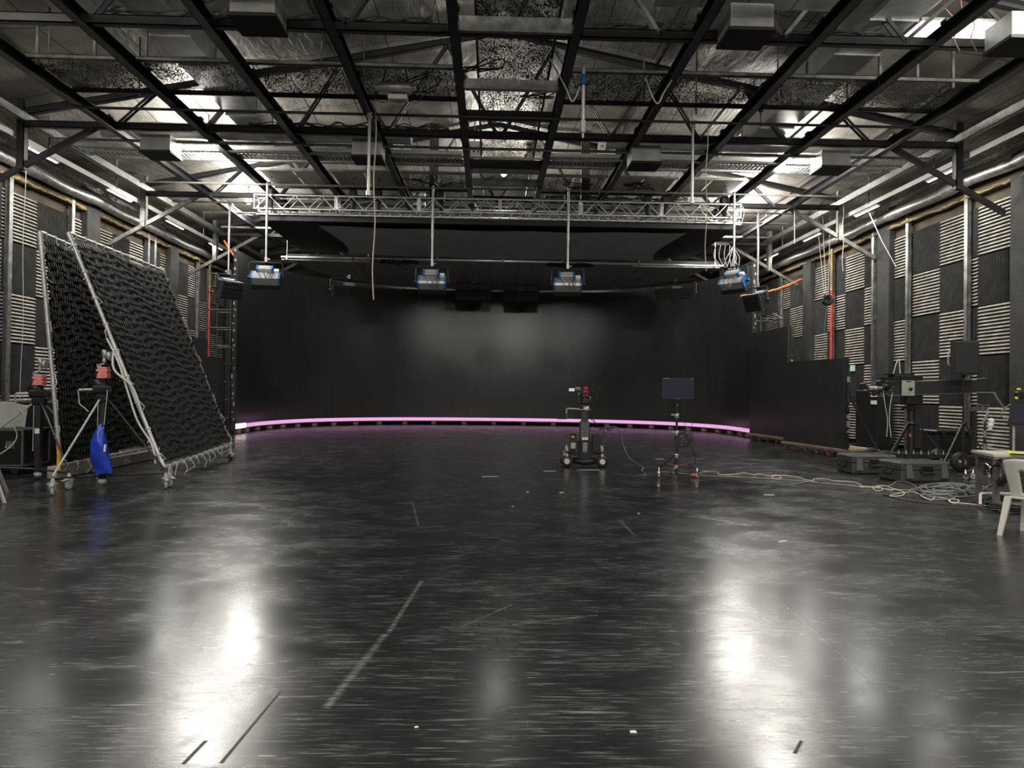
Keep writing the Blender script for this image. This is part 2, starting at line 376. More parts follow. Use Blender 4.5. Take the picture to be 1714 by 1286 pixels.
# ================================================================ ACOUSTIC FOAM
foam_cache = {}
def foam_mesh(wd, ht, orient):
    key = (round(wd, 2), round(ht, 2), orient)
    if key in foam_cache: return foam_cache[key]
    dep = .06; f = MB(); L = ht if orient == 'H' else wd; n = max(3, round(L/.088)); g = L/n
    prof = []
    for i in range(n): prof += [(i*g, .012), (i*g+g*.30, dep), (i*g+g*.42, dep), ] if orient == 'H' else [(i*g, .012), (i*g+g*.42, dep), (i*g+g*.58, dep)]
    prof.append((L, .012))
    def P(a, t, e):   # a along section axis, t depth, e along ridge 0/1
        if orient == 'H': return Vector((-t, (e-.5)*wd, a-ht/2))
        return Vector((-t, a-wd/2, (e-.5)*ht))
    vs = []
    for (a, t) in prof: vs += [P(a, t, 0), P(a, t, 1)]
    fs = [[2*i, 2*i+2, 2*i+3, 2*i+1] for i in range(len(prof)-1)]
    k = len(prof)
    for e in (0, 1):      # end caps of the ridges
        base = len(vs); vs += [P(0, 0, e), P(L, 0, e)]
        fs.append([2*i+e for i in range(k)]+[base+1, base])
    if orient == 'H': fs = [q[::-1] for q in fs]
    f._add(vs, fs); me = bpy.data.meshes.new('foam'); me.from_pydata(f.v, [], f.f); me.materials.append(FOAM); me.materials.append(FOAM_LIT)
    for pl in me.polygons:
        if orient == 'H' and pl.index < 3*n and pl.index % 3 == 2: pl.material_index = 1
    me.update()
    foam_cache[key] = me; return me
RCOL = [(13.8, 15.02, 'H'), (15.78, 17.0, 'H'), (17.0, 17.46, 'V'), (17.46, 18.48, 'H'), (18.48, 19.7, 'V'), (19.7, 20.6, 'H'),
        (21.3, 22.28, 'V'), (22.28, 23.5, 'H'), (23.5, 24.75, 'V'), (24.75, 25.75, 'H'), (26.45, 27.9, 'V'), (27.9, 29.1, 'H'), (29.1, 30.4, 'V'), (30.4, 31.25, 'H')]
LCOL = [(13.8, 15.02, 'H'), (15.8, 17.0, 'V'), (17.0, 18.3, 'H'), (18.3, 19.6, 'V'), (19.6, 20.25, 'H'),
        (20.95, 21.9, 'H'), (21.9, 22.9, 'V'), (22.9, 23.8, 'H'), (23.8, 25.0, 'V'), (25.0, 25.45, 'H'), (26.15, 27.3, 'V'), (27.3, 28.1, 'H'), (28.1, 29.4, 'V'), (29.4, 30.9, 'H')]
ROWN = ['bottom', 'second', 'third', 'fourth', 'top']
for nm, x, cols, rz in (('right', XR, RCOL, 0), ('left', XL, LCOL, math.pi)):
    for ci, (y0, y1, top) in enumerate(cols):
        for r in range(5):
            o_ = top if r % 2 == 0 else ('V' if top == 'H' else 'H')
            z = .11+1.22*(r+.5)
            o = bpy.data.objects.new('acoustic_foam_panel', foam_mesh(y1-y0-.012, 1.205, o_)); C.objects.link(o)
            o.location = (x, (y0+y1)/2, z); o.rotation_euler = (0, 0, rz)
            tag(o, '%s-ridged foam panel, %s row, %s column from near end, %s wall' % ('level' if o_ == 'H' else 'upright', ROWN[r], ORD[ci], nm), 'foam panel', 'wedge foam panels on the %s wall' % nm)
# galvanised studs in front of the foam
for nm, x, sg, ys in (('right', XR, -1, (17.25, 19.75, 21.55, 24.2, 28.6)), ('left', XL, 1, (17.12, 19.62, 23.9, 24.35, 28.0))):
    for i, y in enumerate(ys):
        f = MB(); f.channel((x+sg*.13, y, 0), (x+sg*.13, y, 6.9), .13, .11, .012, 1, (sg, 0, 0))
        tag(f.build('wall_stud', GALVD, org=(x+sg*.13, y, 0)), 'galvanised upright channel, %s from the near end of the %s wall' % (ORD[i], nm), 'wall stud', 'galvanised studs on the %s wall' % nm)
# ================================================================ ROOF STEEL
ZB = 7.3                      # bottom chord height
TR = [(-11, 'behind'), (-5.5, 'behind'), (0, 'behind'), (5.4, 'over the camera'), (11.3, 'nearest'), (15.9, 'second'), (21.4, 'third'), (26.9, 'fourth'), (32.4, 'farthest')]
XPL, XPR = -10.35, 10.65
for ti, (y, nm) in enumerate(TR):
    if nm in ('behind',) and ti > 5: continue
    lab = {'behind': 'black roof truss over the hall behind the camera, %s back' % ORD[2-min(ti, 2)]}.get(nm, 'black triangular roof truss spanning the hall, %s from the camera in view' % nm)
    if nm == 'over the camera': lab = 'black triangular roof truss just above the camera position'
    t = thing('roof_truss', lab, 'roof truss', (RC, y, ZB), group='roof trusses')
    O = (RC, y, ZB)
    f = MB(); f.channel((XPL, y, ZB), (XPR, y, ZB), .12, .15, .016, 1); f.build('bottom_chord', STEEL, t, O)
    for xe in (XPL, XPR):
        sgn = -1 if xe < 0 else 1
        f = MB(); f.channel((xe, y, ZB+.25), (RC, y, RZ-.12), .12, .15, .016, 1); f.build('top_chord', STEEL, t, O)
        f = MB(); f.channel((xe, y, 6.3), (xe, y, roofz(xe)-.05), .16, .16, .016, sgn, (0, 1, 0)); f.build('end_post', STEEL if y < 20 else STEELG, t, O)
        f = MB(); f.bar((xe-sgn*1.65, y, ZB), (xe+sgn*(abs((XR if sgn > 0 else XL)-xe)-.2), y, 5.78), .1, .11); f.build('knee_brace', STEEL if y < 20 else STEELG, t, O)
    for sgn in (-1, 1):
        bn = [.05, 2.5, 4.5, 6.5, 8.45]; tn = [1.2, 3.5, 5.5, 7.5]
        for i, a in enumerate(tn):
            for b_ in (bn[i], bn[i+1]):
                f = MB()
                for dy in (-.06, .06):
                    f.bar((RC+sgn*a, y+dy, roofz(RC+sgn*a)-.2), (RC+sgn*b_, y+dy, ZB), .06, .025, (0, 1, 0))
                f.build('web_member', STEEL if random.random() < .75 else STEELG, t, O)
# purlins along the roof slope
for i, x in enumerate((-9.2, -6.3, -3.4, 3.7, 6.6, 9.5)):
    f = MB(); f.bar((x, -13, roofz(x)-.06), (x, 36, roofz(x)-.06), .07, .1)
    tag(f.build('roof_purlin', BROWN, org=(x, 0, roofz(x))), 'dark purlin running along the roof, %s from the left wall' % ORD[i], 'purlin', 'roof purlins')
# longitudinal lattice beams
for i in range(10):
    k = i-4.5; x = XC+1.93*k
    yend = 22.3 if abs(k) < 4 else 27.2
    if abs(k) == 3.5: yend = 24.0
    f = MB(); f.channel((x, -10, ZB-.02), (x, yend, ZB-.02), .15, .21, .014, 1 if k > 0 else -1)
    for yy in [a*2.4+6 for a in range(8)]: f.box((x, yy, ZB+.1), (.2, .14, .05))
    tag(f.build('ceiling_beam', STEEL, org=(x, 0, ZB)), 'black steel beam running lengthwise under the trusses, %s from the left' % ORD[i], 'ceiling beam', 'lengthwise ceiling beams')
# eaves rails, trays and insulated pipes along both side walls
for nm, sg, X1, X2, X3 in (('left', -1, -10.25, -10.75, -11.2), ('right', 1, 10.6, 11.1, 11.55)):
    f = MB(); f.channel((X1, -6, 7.42), (X1, 34, 7.42), .1, .2, .014, -sg); tag(f.build('eaves_rail', GALV, org=(X1, 0, 7.4)), 'pale steel channel rail running along the %s eaves' % nm, 'rail')
    t = thing('cable_tray', 'long dark perforated cable tray hung along the %s eaves' % nm, 'cable tray', (X2, 0, 7.0)); O = (X2, 0, 7.0)
    f = MB(); f.box((X2, 23, 6.98), (.62, 20, .02)); f.build('tray_bed', MESH, t, O)
    f = MB(); f.bar((X2-sg*.31, 13, 7.03), (X2-sg*.31, 33, 7.03), .02, .12); f.build('side_rail', ALU, t, O)
    f = MB(); f.bar((X2+sg*.31, 13, 7.03), (X2+sg*.31, 33, 7.03), .02, .12); f.build('side_rail', GALVD, t, O)
    for yy in (14, 17, 20, 23, 26, 29): f = MB(); f.tube((X2-sg*.31, yy, 7.05), (X2-sg*.31, yy, 7.9), .022); f.build('hanger', STEELG, t, O)
    pts = [(X3+.03*math.sin(i*1.3), 12.5+i*.5, 6.78+.02*math.sin(i*.9)) for i in range(44)]
    f = MB(); f.path(pts, [.13+(.02 if i % 5 == 0 else 0)+.008*random.random() for i in range(44)], 12)
    tag(f.build('insulated_pipe', GALVD, org=(X3, 12, 6.78)), 'silver lagged pipe running along the top of the %s wall' % nm, 'pipe')
for nm, sg, X in (('left', -1, -10.45), ('right', 1, 10.85)):
    for q, y in enumerate((13.2, 16.7, 20.2, 23.7, 27.2)):
        t = thing('strip_light', 'thin lit strip light under the cable tray along the %s eaves, %s from the camera' % (nm, ORD[q]), 'strip light', (X, y, 6.9), 0, 'strip lights under the eaves trays')
        f = MB(); f.box((0, 0, .03), (.10, 1.3, .05)); f.build('housing', GALVD, t)
        f = MB(); f.box((0, 0, -.005), (.06, 1.24, .03), bev=.008); f.build('lit_tube', STRIPL, t)
        ld = bpy.data.lights.new('strip_glow', 'AREA'); ld.shape = 'RECTANGLE'; ld.size = .08; ld.size_y = 1.24; ld.energy = STRIP_W; ld.color = (1, .98, .93)
        lo = bpy.data.objects.new('strip_glow', ld); C.objects.link(lo); lo.location = (X, y, 6.86)
# ================================================================ CATWALKS
y0 = 7.5
t = thing('catwalk', 'dark mesh catwalk running down the middle of the roof between two beams', 'catwalk', (.37, 8, 7.6)); O = (.37, 8, 7.6)
ys = [8, 9.6, 11.2, 13.4, 14.9, 16.2, 17.0, 17.7, 18.6, 19.7, 20.6, 21.4, 22.6]
for a, b_ in zip(ys[:-1], ys[1:]):
    f = MB(); f.box((.37, (a+b_)/2, 7.62), (1.3, b_-a-.03, .012)); f.build('deck_panel', MESH, t, O)
for sx in (-.3, 1.04):
    f = MB(); f.bar((sx, 8, 7.6), (sx, 22.8, 7.6), .04, .07); f.build('deck_rail', STEEL, t, O)
for j, (yy, h, mm) in enumerate(((11.2, .24, GALVD), (13.4, .2, GALV), (14.9, .2, STEEL), (18.1, .22, STEEL), (18.7, .1, GALV), (19.7, .2, GALVD), (21.3, .12, STEEL))):
    f = MB(); f.channel((XC-.92, yy, ZB+.05), (XC+.92, yy, ZB+.05), .09, h, .012, 1)
    tag(f.build('cross_channel', mm, org=(XC, yy, ZB)), '%s short channel between the two middle beams, %s from the camera' % ({'dull_galvanised_steel': 'dull grey', 'galvanised_steel': 'shiny silver', 'black_painted_steel': 'black'}[mm.name], ORD[j]), 'channel', 'channels under the middle catwalk')
def cross_walk(ya, yb, z, spans, mm, lab, rail=True):
    t = thing('cross_catwalk', lab, 'catwalk', (0, ya, z)); O = (0, ya, z)
    X0, X1 = spans[0][0], spans[-1][1]
    for (a, b_) in spans:
        f = MB(); f.box(((a+b_)/2, (ya+yb)/2, z), (b_-a-.03, yb-ya, .015)); f.build('deck_panel', mm, t, O)
        f = MB(); f.bar((b_, ya, z-.03), (b_, yb, z-.03), .05, .06); f.build('joist', STEEL, t, O)
    for (a, b_) in ((X0, -.63), (1.29, X1)):
        f = MB(); f.channel((a, ya, z-.03), (b_, ya, z-.03), .06, .08, .01, 1); f.build('edge_angle', STEELG, t, O)
        f = MB(); f.channel((a, yb, z-.03), (b_, yb, z-.03), .06, .08, .01, 1); f.build('edge_angle', STEEL, t, O)
    return t
sp = [(XC+1.93*(k-4.5)+.06, XC+1.93*(k-3.5)-.06) for k in range(-0, 4)]+[(XC+1.93*(k-4.5)+.06, XC+1.93*(k-3.5)-.06) for k in range(5, 9)]
t = cross_walk(12.8, 14.2, 7.42, sp, MESH, 'dark mesh walkway crossing the hall under the roof, in front of the second truss')
O = (0, 12.8, 7.42)
for sg, xs in ((-1, (-8.1, -7.1, -6.2)), (1, (8.47, 7.8, 7.1))):
    f = MB(); f.bar((xs[0], 12.8, 8.05), (xs[-1], 12.8, 8.05), .04, .04); f.build('handrail', STEELG, t, O)
    for i, x in enumerate(xs): f = MB(); f.bar((x, 12.8, 7.25 if i % 2 == 0 else 7.42), (x, 12.8, 8.05), .045, .045); f.build('rail_post', STEELG, t, O)
for i, (x, y, z0) in enumerate(((-7.9, 12.8, 7.3), (-7.0, 14.2, 7.3), (-5.0, 12.8, 7.3), (-3.1, 12.8, 7.3), (-2.6, 14.2, 7.2), (2.9, 13.6, 7.2), (4.1, 14.2, 7.2), (5.2, 12.8, 7.3), (7.2, 14.2, 7.3))):
    f = MB(); f.tube((x, y, z0), (x, y, roofz(x)), .018, 6)
    tag(f.build('hanger_rod', STEELG, org=(x, y, z0)), 'thin steel hanger rod from the roof to the nearer mesh walkway, %s from the left' % ORD[i], 'hanger rod', 'hanger rods of the cross walkway')
cross_walk(19.3, 20.9, 7.50, [s_ for s_ in sp if s_[1] < -.5 and s_[0] > -7], MESH, 'cluttered dark mesh walkway beyond the third cable tray, left of the middle catwalk')if False else None
for i, (a, b_) in enumerate([s_ for s_ in sp if -7.5 < s_[0] < 7]):
    mm = BOARD if i in (0, 1, 4, 5, 6) else MESH
    t = thing('walkway_board' if mm is BOARD else 'walkway_mesh', '%s between two ceiling beams behind the perforated tray, %s from the left' % ('pale plywood boards laid' if mm is BOARD else 'dark mesh deck', ORD[i]), 'walkway', (a, 19.3, 7.5), group='walkway decks behind the perforated tray'); O = (a, 19.3, 7.5)
    for q in (0, 1):
        c0 = a+(b_-a)*q/2; c1 = a+(b_-a)*(q+1)/2
        f = MB(); f.box(((c0+c1)/2, 20.1, 7.5), (c1-c0-.05, 1.6, .02)); f.build('board' if mm is BOARD else 'deck_panel', mm, t, O)
    for yy in (19.3, 20.95): f = MB(); f.bar((a, yy, 7.46), (b_, yy, 7.46), .05, .07); f.build('edge_angle', STEEL if yy > 20 else STEELG, t, O)
# perforated cable tray across the hall
for i, (a, b_) in enumerate(((-10.2, -.75), (1.42, 10.4))):
    t = thing('cable_tray', 'silver perforated cable tray crossing the hall, %s of the middle catwalk' % ('left', 'right')[i], 'cable tray', (a, 17.9, 7.45)); O = (a, 17.9, 7.45)
    n = 5
    for k in range(n):
        c0, c1 = a+(b_-a)*k/n, a+(b_-a)*(k+1)/n
        f = MB()
        y = 17.6
        for j in range(3): f.bar((c0, 17.62+j*.3, 7.40), (c1-.02, 17.62+j*.3, 7.40), .07, .012)
        x = c0
        while x < c1-.04: f.box((x, 17.92, 7.398), (.05, .66, .012)); x += .105
        f.build('tray_bed', GALVD, t, O)
    for yy, mm in ((17.58, ALU), (18.26, STEEL)): f = MB(); f.bar((a, yy, 7.45), (b_, yy, 7.45), .02, .1); f.build('side_rail', mm, t, O)
# conduits crossing the hall
for i, (y, z, r, mm, a, b_) in enumerate(((19.6, 7.14, .03, STEELG, -9.6, 9.8), (21.6, 7.14, .03, STEELG, -9.6, 9.8), (16.4, 7.16, .035, GALVD, -10, 10.3), (17.2, 7.22, .03, GALV, -9.8, 10.1), (14.5, 7.16, .03, STEEL, -9, 9.4), (19.0, 7.6, .05, GALVD, -9.8, 10.2), (22.5, 7.25, .05, ALU, -7, 7.6), (23.6, 7.3, .04, GALV, -9.5, 10), (25.2, 7.2, .04, STEELG, -9.5, 10), (9.9, 7.9, .04, STEEL, -9.5, 10))):
    f = MB(); f.tube((a, y, z), (b_, y, z), r)
    tag(f.build('conduit_pipe', mm, org=(a, y, z)), '%s pipe crossing the hall at beam height, %s from the camera' % ({'STEEL': 'black'}.get('', 'straight')+(' black' if mm is STEEL else ' silver' if mm in (GALV, ALU) else ' grey'), ORD[i]), 'pipe', 'pipes crossing under the roof')
# ================================================================ DUCTS AND BOXES
for i, (a, b_, y0, y1) in enumerate(((-5.95, -5.3, 3, 16.6), (6.1, 6.85, 3, 16.6))):
    t = thing('air_duct', 'long rectangular galvanised air duct running lengthwise, %s of the middle catwalk' % ('left', 'right')[i], 'air duct', (a, y0, 7.65)); O = (a, y0, 7.65)
    y = y0
    while y < y1-.5:
        f = MB(); f.box(((a+b_)/2, y+.59, 7.95), (b_-a, 1.16, .58)); f.build('duct_section', DUCTM, t, O)
        f = MB(); f.box(((a+b_)/2, y+1.18, 7.95), (b_-a+.06, .03, .64)); f.build('duct_flange', GALV, t, O); y += 1.18
for i, (a, b_) in enumerate(((-8.6, -1.79), (2.52, 7.0))):
    f = MB(); n = 6
    t = thing('air_duct', 'wide galvanised duct crossing the hall overhead at the top of the view, %s side' % ('left', 'right')[i], 'air duct', (a, 10.2, 7.75)); O = (a, 10.2, 7.75)
    for k in range(n):
        c0, c1 = a+(b_-a)*k/n, a+(b_-a)*(k+1)/n
        f = MB(); f.box(((c0+c1)/2, 10.75, 7.75+.2), (c1-c0-.02, 1.0, .4)); f.build('duct_section', DUCTM, t, O)
for i, (a, b_) in enumerate(((-9.2, -1.95), (2.7, 9.6))):
    pts = [(a+(b_-a)*k/24, 17.0, 7.62) for k in range(25)]
    f = MB(); f.path(pts, [.21 if k % 4 == 0 else .19 for k in range(25)], 14)
    tag(f.build('round_duct', DUCTM, org=(a, 17, 7.62)), 'round silver air duct crossing the hall behind the second truss, %s side' % ('left', 'right')[i], 'air duct')
def diffuser(label, p, sc=1):
    t = thing('air_diffuser_box', label, 'air diffuser', p, 0, 'boxy air diffusers')
    f = MB(); f.box((0, 0, .2), (.66, .6, .38), bev=.008); f.build('housing', DUCTM, t)
    f = MB(); f.box((0, 0, 0.0), (.70, .64, .05)); f.build('bottom_collar', BLKM, t)
    f = MB()
    for k in range(12): f.box((0, -.304, .04+k*.028), (.58, .012, .010))
    f.build('louvre_face', DUCTM, t)
    return t
dd = None
for lab, p in (('silver diffuser box with perforated front at the top edge, left of the middle', (-3.55, 10.75, 7.02)), ('silver diffuser box at the top edge, right of the middle', (3.85, 10.75, 7.02)),
               ('silver diffuser box cut by the right edge of the view', (8.15, 10.75, 7.02)), ('silver diffuser box at far left of the row behind the second truss', (-7.55, 16.35, 6.82)),
               ('silver diffuser box left of the middle catwalk behind the second truss', (-2.85, 16.35, 6.82)), ('silver diffuser box right of the middle catwalk behind the second truss', (3.5, 16.35, 6.82)), ('silver diffuser box at far right of the row behind the second truss', (7.9, 16.35, 6.82))):
    if dd is None: dd = diffuser(lab, p)
    else: dup(dd, p, 0, lab)
# brown king posts and electrical boxes near the third truss
for i, x in enumerate((-3.0, -1.7, 2.7, 4.4)):
    f = MB(); f.channel((x, 20.6 if abs(x) < 2.8 else 24.5, 7.2), (x, 20.6 if abs(x) < 2.8 else 24.5, roofz(x)-.12), .24, .24, .02, 1, (0, 1, 0))
    tag(f.build('king_post', BROWN, org=(x, 20.6, 7.2)), 'dark brown upright post under the ridge, %s from the left' % ORD[i], 'post', 'brown posts under the ridge')
for i, (px, y) in enumerate(((673, 21.2), (700, 24), (794, 21.2), (895, 21.2), (1015, 21.2))):
    p = at(px, 250 if y < 22 else 335, y)
    t = thing('junction_box', 'pale equipment box with round openings among the roof steel, %s from the left' % ORD[i], 'junction box', p, 0, 'junction boxes in the roof')
    f = MB(); f.box((0, 0, 0), (.5, .2, .42), bev=.01); cs = f.build('case', WHITEP if i != 1 else SILV, t)
    for q in range(3): f = MB(); f.lathe((-.14+.13*q, -.105, .05*(-1)**q), (0, 1, 0), [(0, .045), (.0, .03)], 12); f.box((-.14+.13*q, -.105, -.1), (.05, .01, .05)); f.build('socket', BLK, cs)
    f = MB(); f.tube((0, 0, .2), (0, 0, 1.2), .015); f.build('hanger', STEELG, t)
# winch unit hanging left of centre
p = at(662, 152, 13.2)
t = thing('winch_unit', 'silver motor unit with cables hanging left of the middle under the mesh walkway', 'winch', p)
f = MB(); f.path([(-.38, 0, .06), (-.3, 0, .06), (-.28, 0, .06), (.28, 0, .06), (.3, 0, .06), (.38, 0, .06)], [.04, .06, .10, .10, .06, .04], 12); f.build('motor', SILV, t)
f = MB(); f.box((.05, 0, -.14), (.36, .2, .09), bev=.015); f.build('battery_pack', WHITEP, t)
for x in (-.25, .25): f = MB(); f.tube((x, 0, .1), (x*.6, 0, .5), .012); f.build('hanger', STEEL, t)
for q in range(3): f = MB(); f.path(smooth_path([(-.3+.3*q, 0, 0), (-.4+.3*q, .05, -.12), (-.2+.3*q, 0, -.22), (0+.25*q, .03, -.05)], 5), .008, 5); f.build('cable', CABLE, t)
# duct sheet at the top right corner, its lit look made by glow, and flood lamps
for (a, b_, nm) in ((6.95, 8.25, 'left'), (8.5, 10.3, 'right')):
    t = thing('glowing_duct_panel', 'white glowing duct panel at the top right corner of the view, %s of the pair' % nm, 'duct panel', ((a+b_)/2, 11.55, 7.62), 0, 'glowing duct panels')
    f = MB(); f.box((0, .0, .06), (b_-a+.06, .62, .05)); f.build('housing', GALVD, t)
    for yy in (-.15, .15): f = MB(); f.box((0, yy, 0), (b_-a, .26, .06), bev=.02); f.build('glowing_face', DUCTGLOW, t)
f = MB(); p = at(1525, 60, 12.0); f.box((0, 0, 0), (.09, .22, .2), Matrix.Rotation(.5, 3, 'Y')); o = f.build('exit_light', WHITEP); o.location = p; tag(o, 'small pale emergency lamp under the roof beside the black beam, upper right', 'emergency lamp')
lp = None
LN = ['left, beside the curved screen', 'right, beside the curved screen', 'left, behind the second truss', 'right, behind the second truss', 'left, before the second truss', 'right, before the second truss',
      'left, just above the camera', 'right, just above the camera', 'added on the centre line just behind the camera', 'added on the centre line farther behind the camera', 'left, far behind the camera', 'right, far behind the camera', 'over the far end of the middle catwalk']
for i, (x, y, z, p) in enumerate(LAMPS):
    lab = 'white flood lamp high under the roof, '+LN[i]
    if lp is None:
        lp = thing('flood_lamp', lab, 'flood lamp', (x, y, z), 0, 'flood lamps under the roof')
        f = MB(); f.lathe((0, 0, 0), (0, 0, 1), [(.06, .02), (.06, .1), (.30, .07), (.34, .02)], 14); f.build('lamp_housing', SILV, lp)
        f = MB(); f.lathe((0, 0, 0), (0, 0, 1), [(.055, .10), (.0, .11), (-.05, .09), (-.09, .04), (-.10, .001)], 14); f.build('lamp_lens', LAMPW, lp)
        f = MB(); f.tube((0, 0, .34), (0, 0, .62), .012); f.build('stem', STEEL, lp)
    else: dup(lp, (x, y, z), 0, lab)
    ld = bpy.data.lights.new('flood_light', 'POINT'); ld.energy = p; ld.shadow_soft_size = .30; ld.color = (1, .955, .885)
    lo = bpy.data.objects.new('flood_light', ld); C.objects.link(lo); lo.location = (x, y, z-.42)
# hanging tubes and ropes
for nm, x, y, z0, z1, r, mm, lab in (
    ('hanging_pole', -2.52, 14.5, 5.50, 7.2, .03, ALU, 'bright silver pole clamped under the nearer walkway, left of the middle'),
    ('hanging_rope', -2.40, 14.5, 3.38, 7.22, .012, ROPE, 'long thin rope hanging beside the silver pole, left of the middle'),
    ('hanging_pole', 4.15, 14.6, 5.5, 7.2, .028, ALU, 'silver pole with a chain hanging from a beam, right of the middle'),
    ('hanging_rope', 4.45, 14.6, 4.1, 7.2, .008, ROPE, 'thin cord hanging right of the silver pole'),
    ('hanging_wire', -10.6, 16.4, .35, 7.2, .006, WCAB, 'thin wire hanging down in front of the left wall'),
    ('hanging_wire', 10.3, 20.5, 5.2, 7.2, .008, WCAB, 'short pale cord hanging near the right wall'),
):
    f = MB(); n = 12; f.path([(x+.02*math.sin(i*1.1)*(0 if 'pole' in nm else 1), y, z1+(z0-z1)*i/n) for i in range(n+1)], r, 8)
    if 'pole' in nm: f.lathe((x, y, z1), (0, 0, -1), [(0, r*1.9), (.12, r*1.9)], 8); f.lathe((x, y, z0), (0, 0, 1), [(0, r*1.7), (.1, r*1.7)], 8)
    tag(f.build(nm, mm, org=(x, y, z0)), lab, 'pole' if 'pole' in nm else 'rope' if 'rope' in nm else 'wire')
t = thing('hanging_pole', 'silver telescopic pole with a blue collar hanging right of the middle catwalk', 'pole', (1.55, 12.2, 6.0)); O = (1.55, 12.2, 6.0)
f = MB(); f.tube((1.55, 12.2, 6.2), (1.55, 12.2, 7.25), .03); f.build('tube', ALU, t, O)
f = MB(); f.lathe((1.55, 12.2, 6.95), (0, 0, 1), [(-.08, .07), (.0, .06), (.1, .035)], 12); f.build('blue_collar', LBLUE, t, O)
f = MB(); f.box((1.55, 12.2, 6.15), (.08, .08, .22), bev=.01); f.tube((1.55, 12.2, 5.95), (1.55, 12.2, 6.1), .02); f.build('clamp', SILV, t, O)
for q in range(2):
    f = MB(); x0 = 7.4+.28*q; f.path(smooth_path([(x0, 11.4, 8.2), (x0-.06, 11.3, 7.9), (x0+.08, 11.2, 7.6), (x0-.04, 11.1, 7.3), (x0+.05, 11.1, 7.1)], 5), .01, 5)
    tag(f.build('loose_wire', mat('pink_wire', (.45, .25, .22), .5), org=(x0, 11, 7.2)), 'loose pinkish wire dangling under the right lengthwise duct, %s one' % ('left', 'right')[q], 'wire', 'pinkish wires by the right duct')
for q, (x0, dx) in enumerate(((1.35, .35), (3.0, -.4))):
    f = MB(); f.path(smooth_path([(x0-dx, 12.6, 7.5), (x0-dx*.2, 12.6, 7.0), (x0+dx*.2, 12.6, 6.75), (x0+dx*.7, 12.6, 7.2)], 6), .012, 5)
    tag(f.build('hanging_cable', WCAB, org=(x0, 12.6, 7)), 'white cable looping under the nearer walkway, %s of the blue-collared pole' % ('just left', 'right')[q], 'cable')

for i, (xa, xb, y) in enumerate(((-6.2, -1.0, 11.45), (1.6, 6.4, 11.45), (-5.5, -1.0, 16.1), (1.6, 6.0, 21.6))):
    f = MB(); r = random.Random(i)
    for q in range(4):
        n = 18; f.path(smooth_path([(xa+(xb-xa)*k/n, y+r.uniform(-.06, .06), ZB+.16+abs(r.gauss(0, .06))) for k in range(n+1)], 3), .014, 4)
    tag(f.build('cable_bundle', CABLE, org=(xa, y, ZB)), 'untidy black cable bundle lying along a truss chord, %s' % ('nearest truss left of the middle', 'nearest truss right of the middle', 'second truss left of the middle', 'third truss right of the middle')[i], 'cable')
for i, (x, y) in enumerate(((2.4, 20.0), (4.2, 20.1), (-2.4, 20.0), (-1.6, 20.2), (1.0, 14.1), (-.2, 13.0), (-1.5, 13.4))):
    f = MB(); r = random.Random(i+20); z = 7.47 if y > 19 else 7.59 if abs(x) < 1.2 else 7.40
    pts = [(x+r.uniform(-.5, .5), y+r.uniform(-.4, .4), z-.02-abs(r.gauss(0, .03))) for k in range(9)]
    f.path(smooth_path(pts, 5), .013, 5)
    tag(f.build('loose_cable', CABLE, org=(x, y, z)), 'black cable snarl hanging from a walkway deck under the roof, %s one' % ORD[i], 'cable', 'cable snarls on the walkways')
# ================================================================ LED VOLUME
CURV = smooth_path([(-8.55, 24.2, 0), (-8.35, 27.2, 0), (-7.1, 30.1, 0), (-4.2, 32.1, 0), (.2, 32.8, 0), (4.6, 32.3, 0), (7.6, 30.6, 0), (9.1, 28, 0), (9.3, 25.0, 0)], 10)
ACC = [0]
for a, b_ in zip(CURV[:-1], CURV[1:]): ACC.append(ACC[-1]+(b_-a).length)
def wall_grid(z0f, z1f, off=0., nv=1, i0=0, i1=None):
    pts = CURV[i0:i1]; acc = ACC[i0:i1]; f = MB(); uvs = []
    n = len(pts); vs = []
    for j in range(nv+1):
        for i, p in enumerate(pts):
            a = CURV[max(i0+i-1, 0)]; b_ = CURV[min(i0+i+1, len(CURV)-1)]; t = (b_-a).normalized(); nn = Vector((t.y, -t.x, 0))
            q = p+nn*off; q.z = z0f+(z1f-z0f)*j/nv; vs.append(q); uvs.append((acc[i], q.z))
    f._add(vs, [[j*n+i, j*n+i+1, (j+1)*n+i+1, (j+1)*n+i] for j in range(nv) for i in range(n-1)], True)
    return f, uvs
def add_uv(o, uvs):
    me = o.data; l = me.uv_layers.new(name='UVMap')
    for lp_ in me.loops: l.data[lp_.index].uv = uvs[lp_.vertex_index]
t = thing('led_wall', 'huge curved black screen wall closing the far end of the hall, with a glowing pink bottom edge', 'screen wall', (.2, 32.8, 0)); O = (.2, 32.8, 0)
f, uv = wall_grid(.32, 6.2, 0, 6); o = f.build('screen', LED, t, O); add_uv(o, uv)
f, uv = wall_grid(.10, 6.25, -.14, 2); o = f.build('rear_shell', BLKM, t, O)
for e, nm in ((0, 'left'), (-1, 'right')):
    p = CURV[e]; q = CURV[1 if e == 0 else -2]; d = (p-q).normalized(); nn = Vector((-.14 if e == 0 else .14, 0, 0))
    f = MB(); f.prism([p+nn*.0+Vector((0, 0, .12)), p+nn+Vector((0, 0, .12)), p+nn+Vector((0, 0, 6.25)), p+Vector((0, 0, 6.25))], d*.02); f.build('edge_plate', BLKM, t, O)
    z = .5
    while z < 6.2:
        f = MB(); f.box(p+nn*.5+d*.03+Vector((random.uniform(-.03, .05)*(1 if e else -1), 0, z)), (.04, .05, random.choice((.05, .09, .14)))); z += random.uniform(.14, .34); f.build('edge_clip', SILV, t, O)
MPINK = mat('glowing_pink_pixels', (.3, .15, .28), .4, emit=(.76, .36, .66), es=.42)
NL = 4
f, uv = wall_grid(.18, .32, .012, 1, NL, None); f.build('lit_strip', MPINK, t, O)
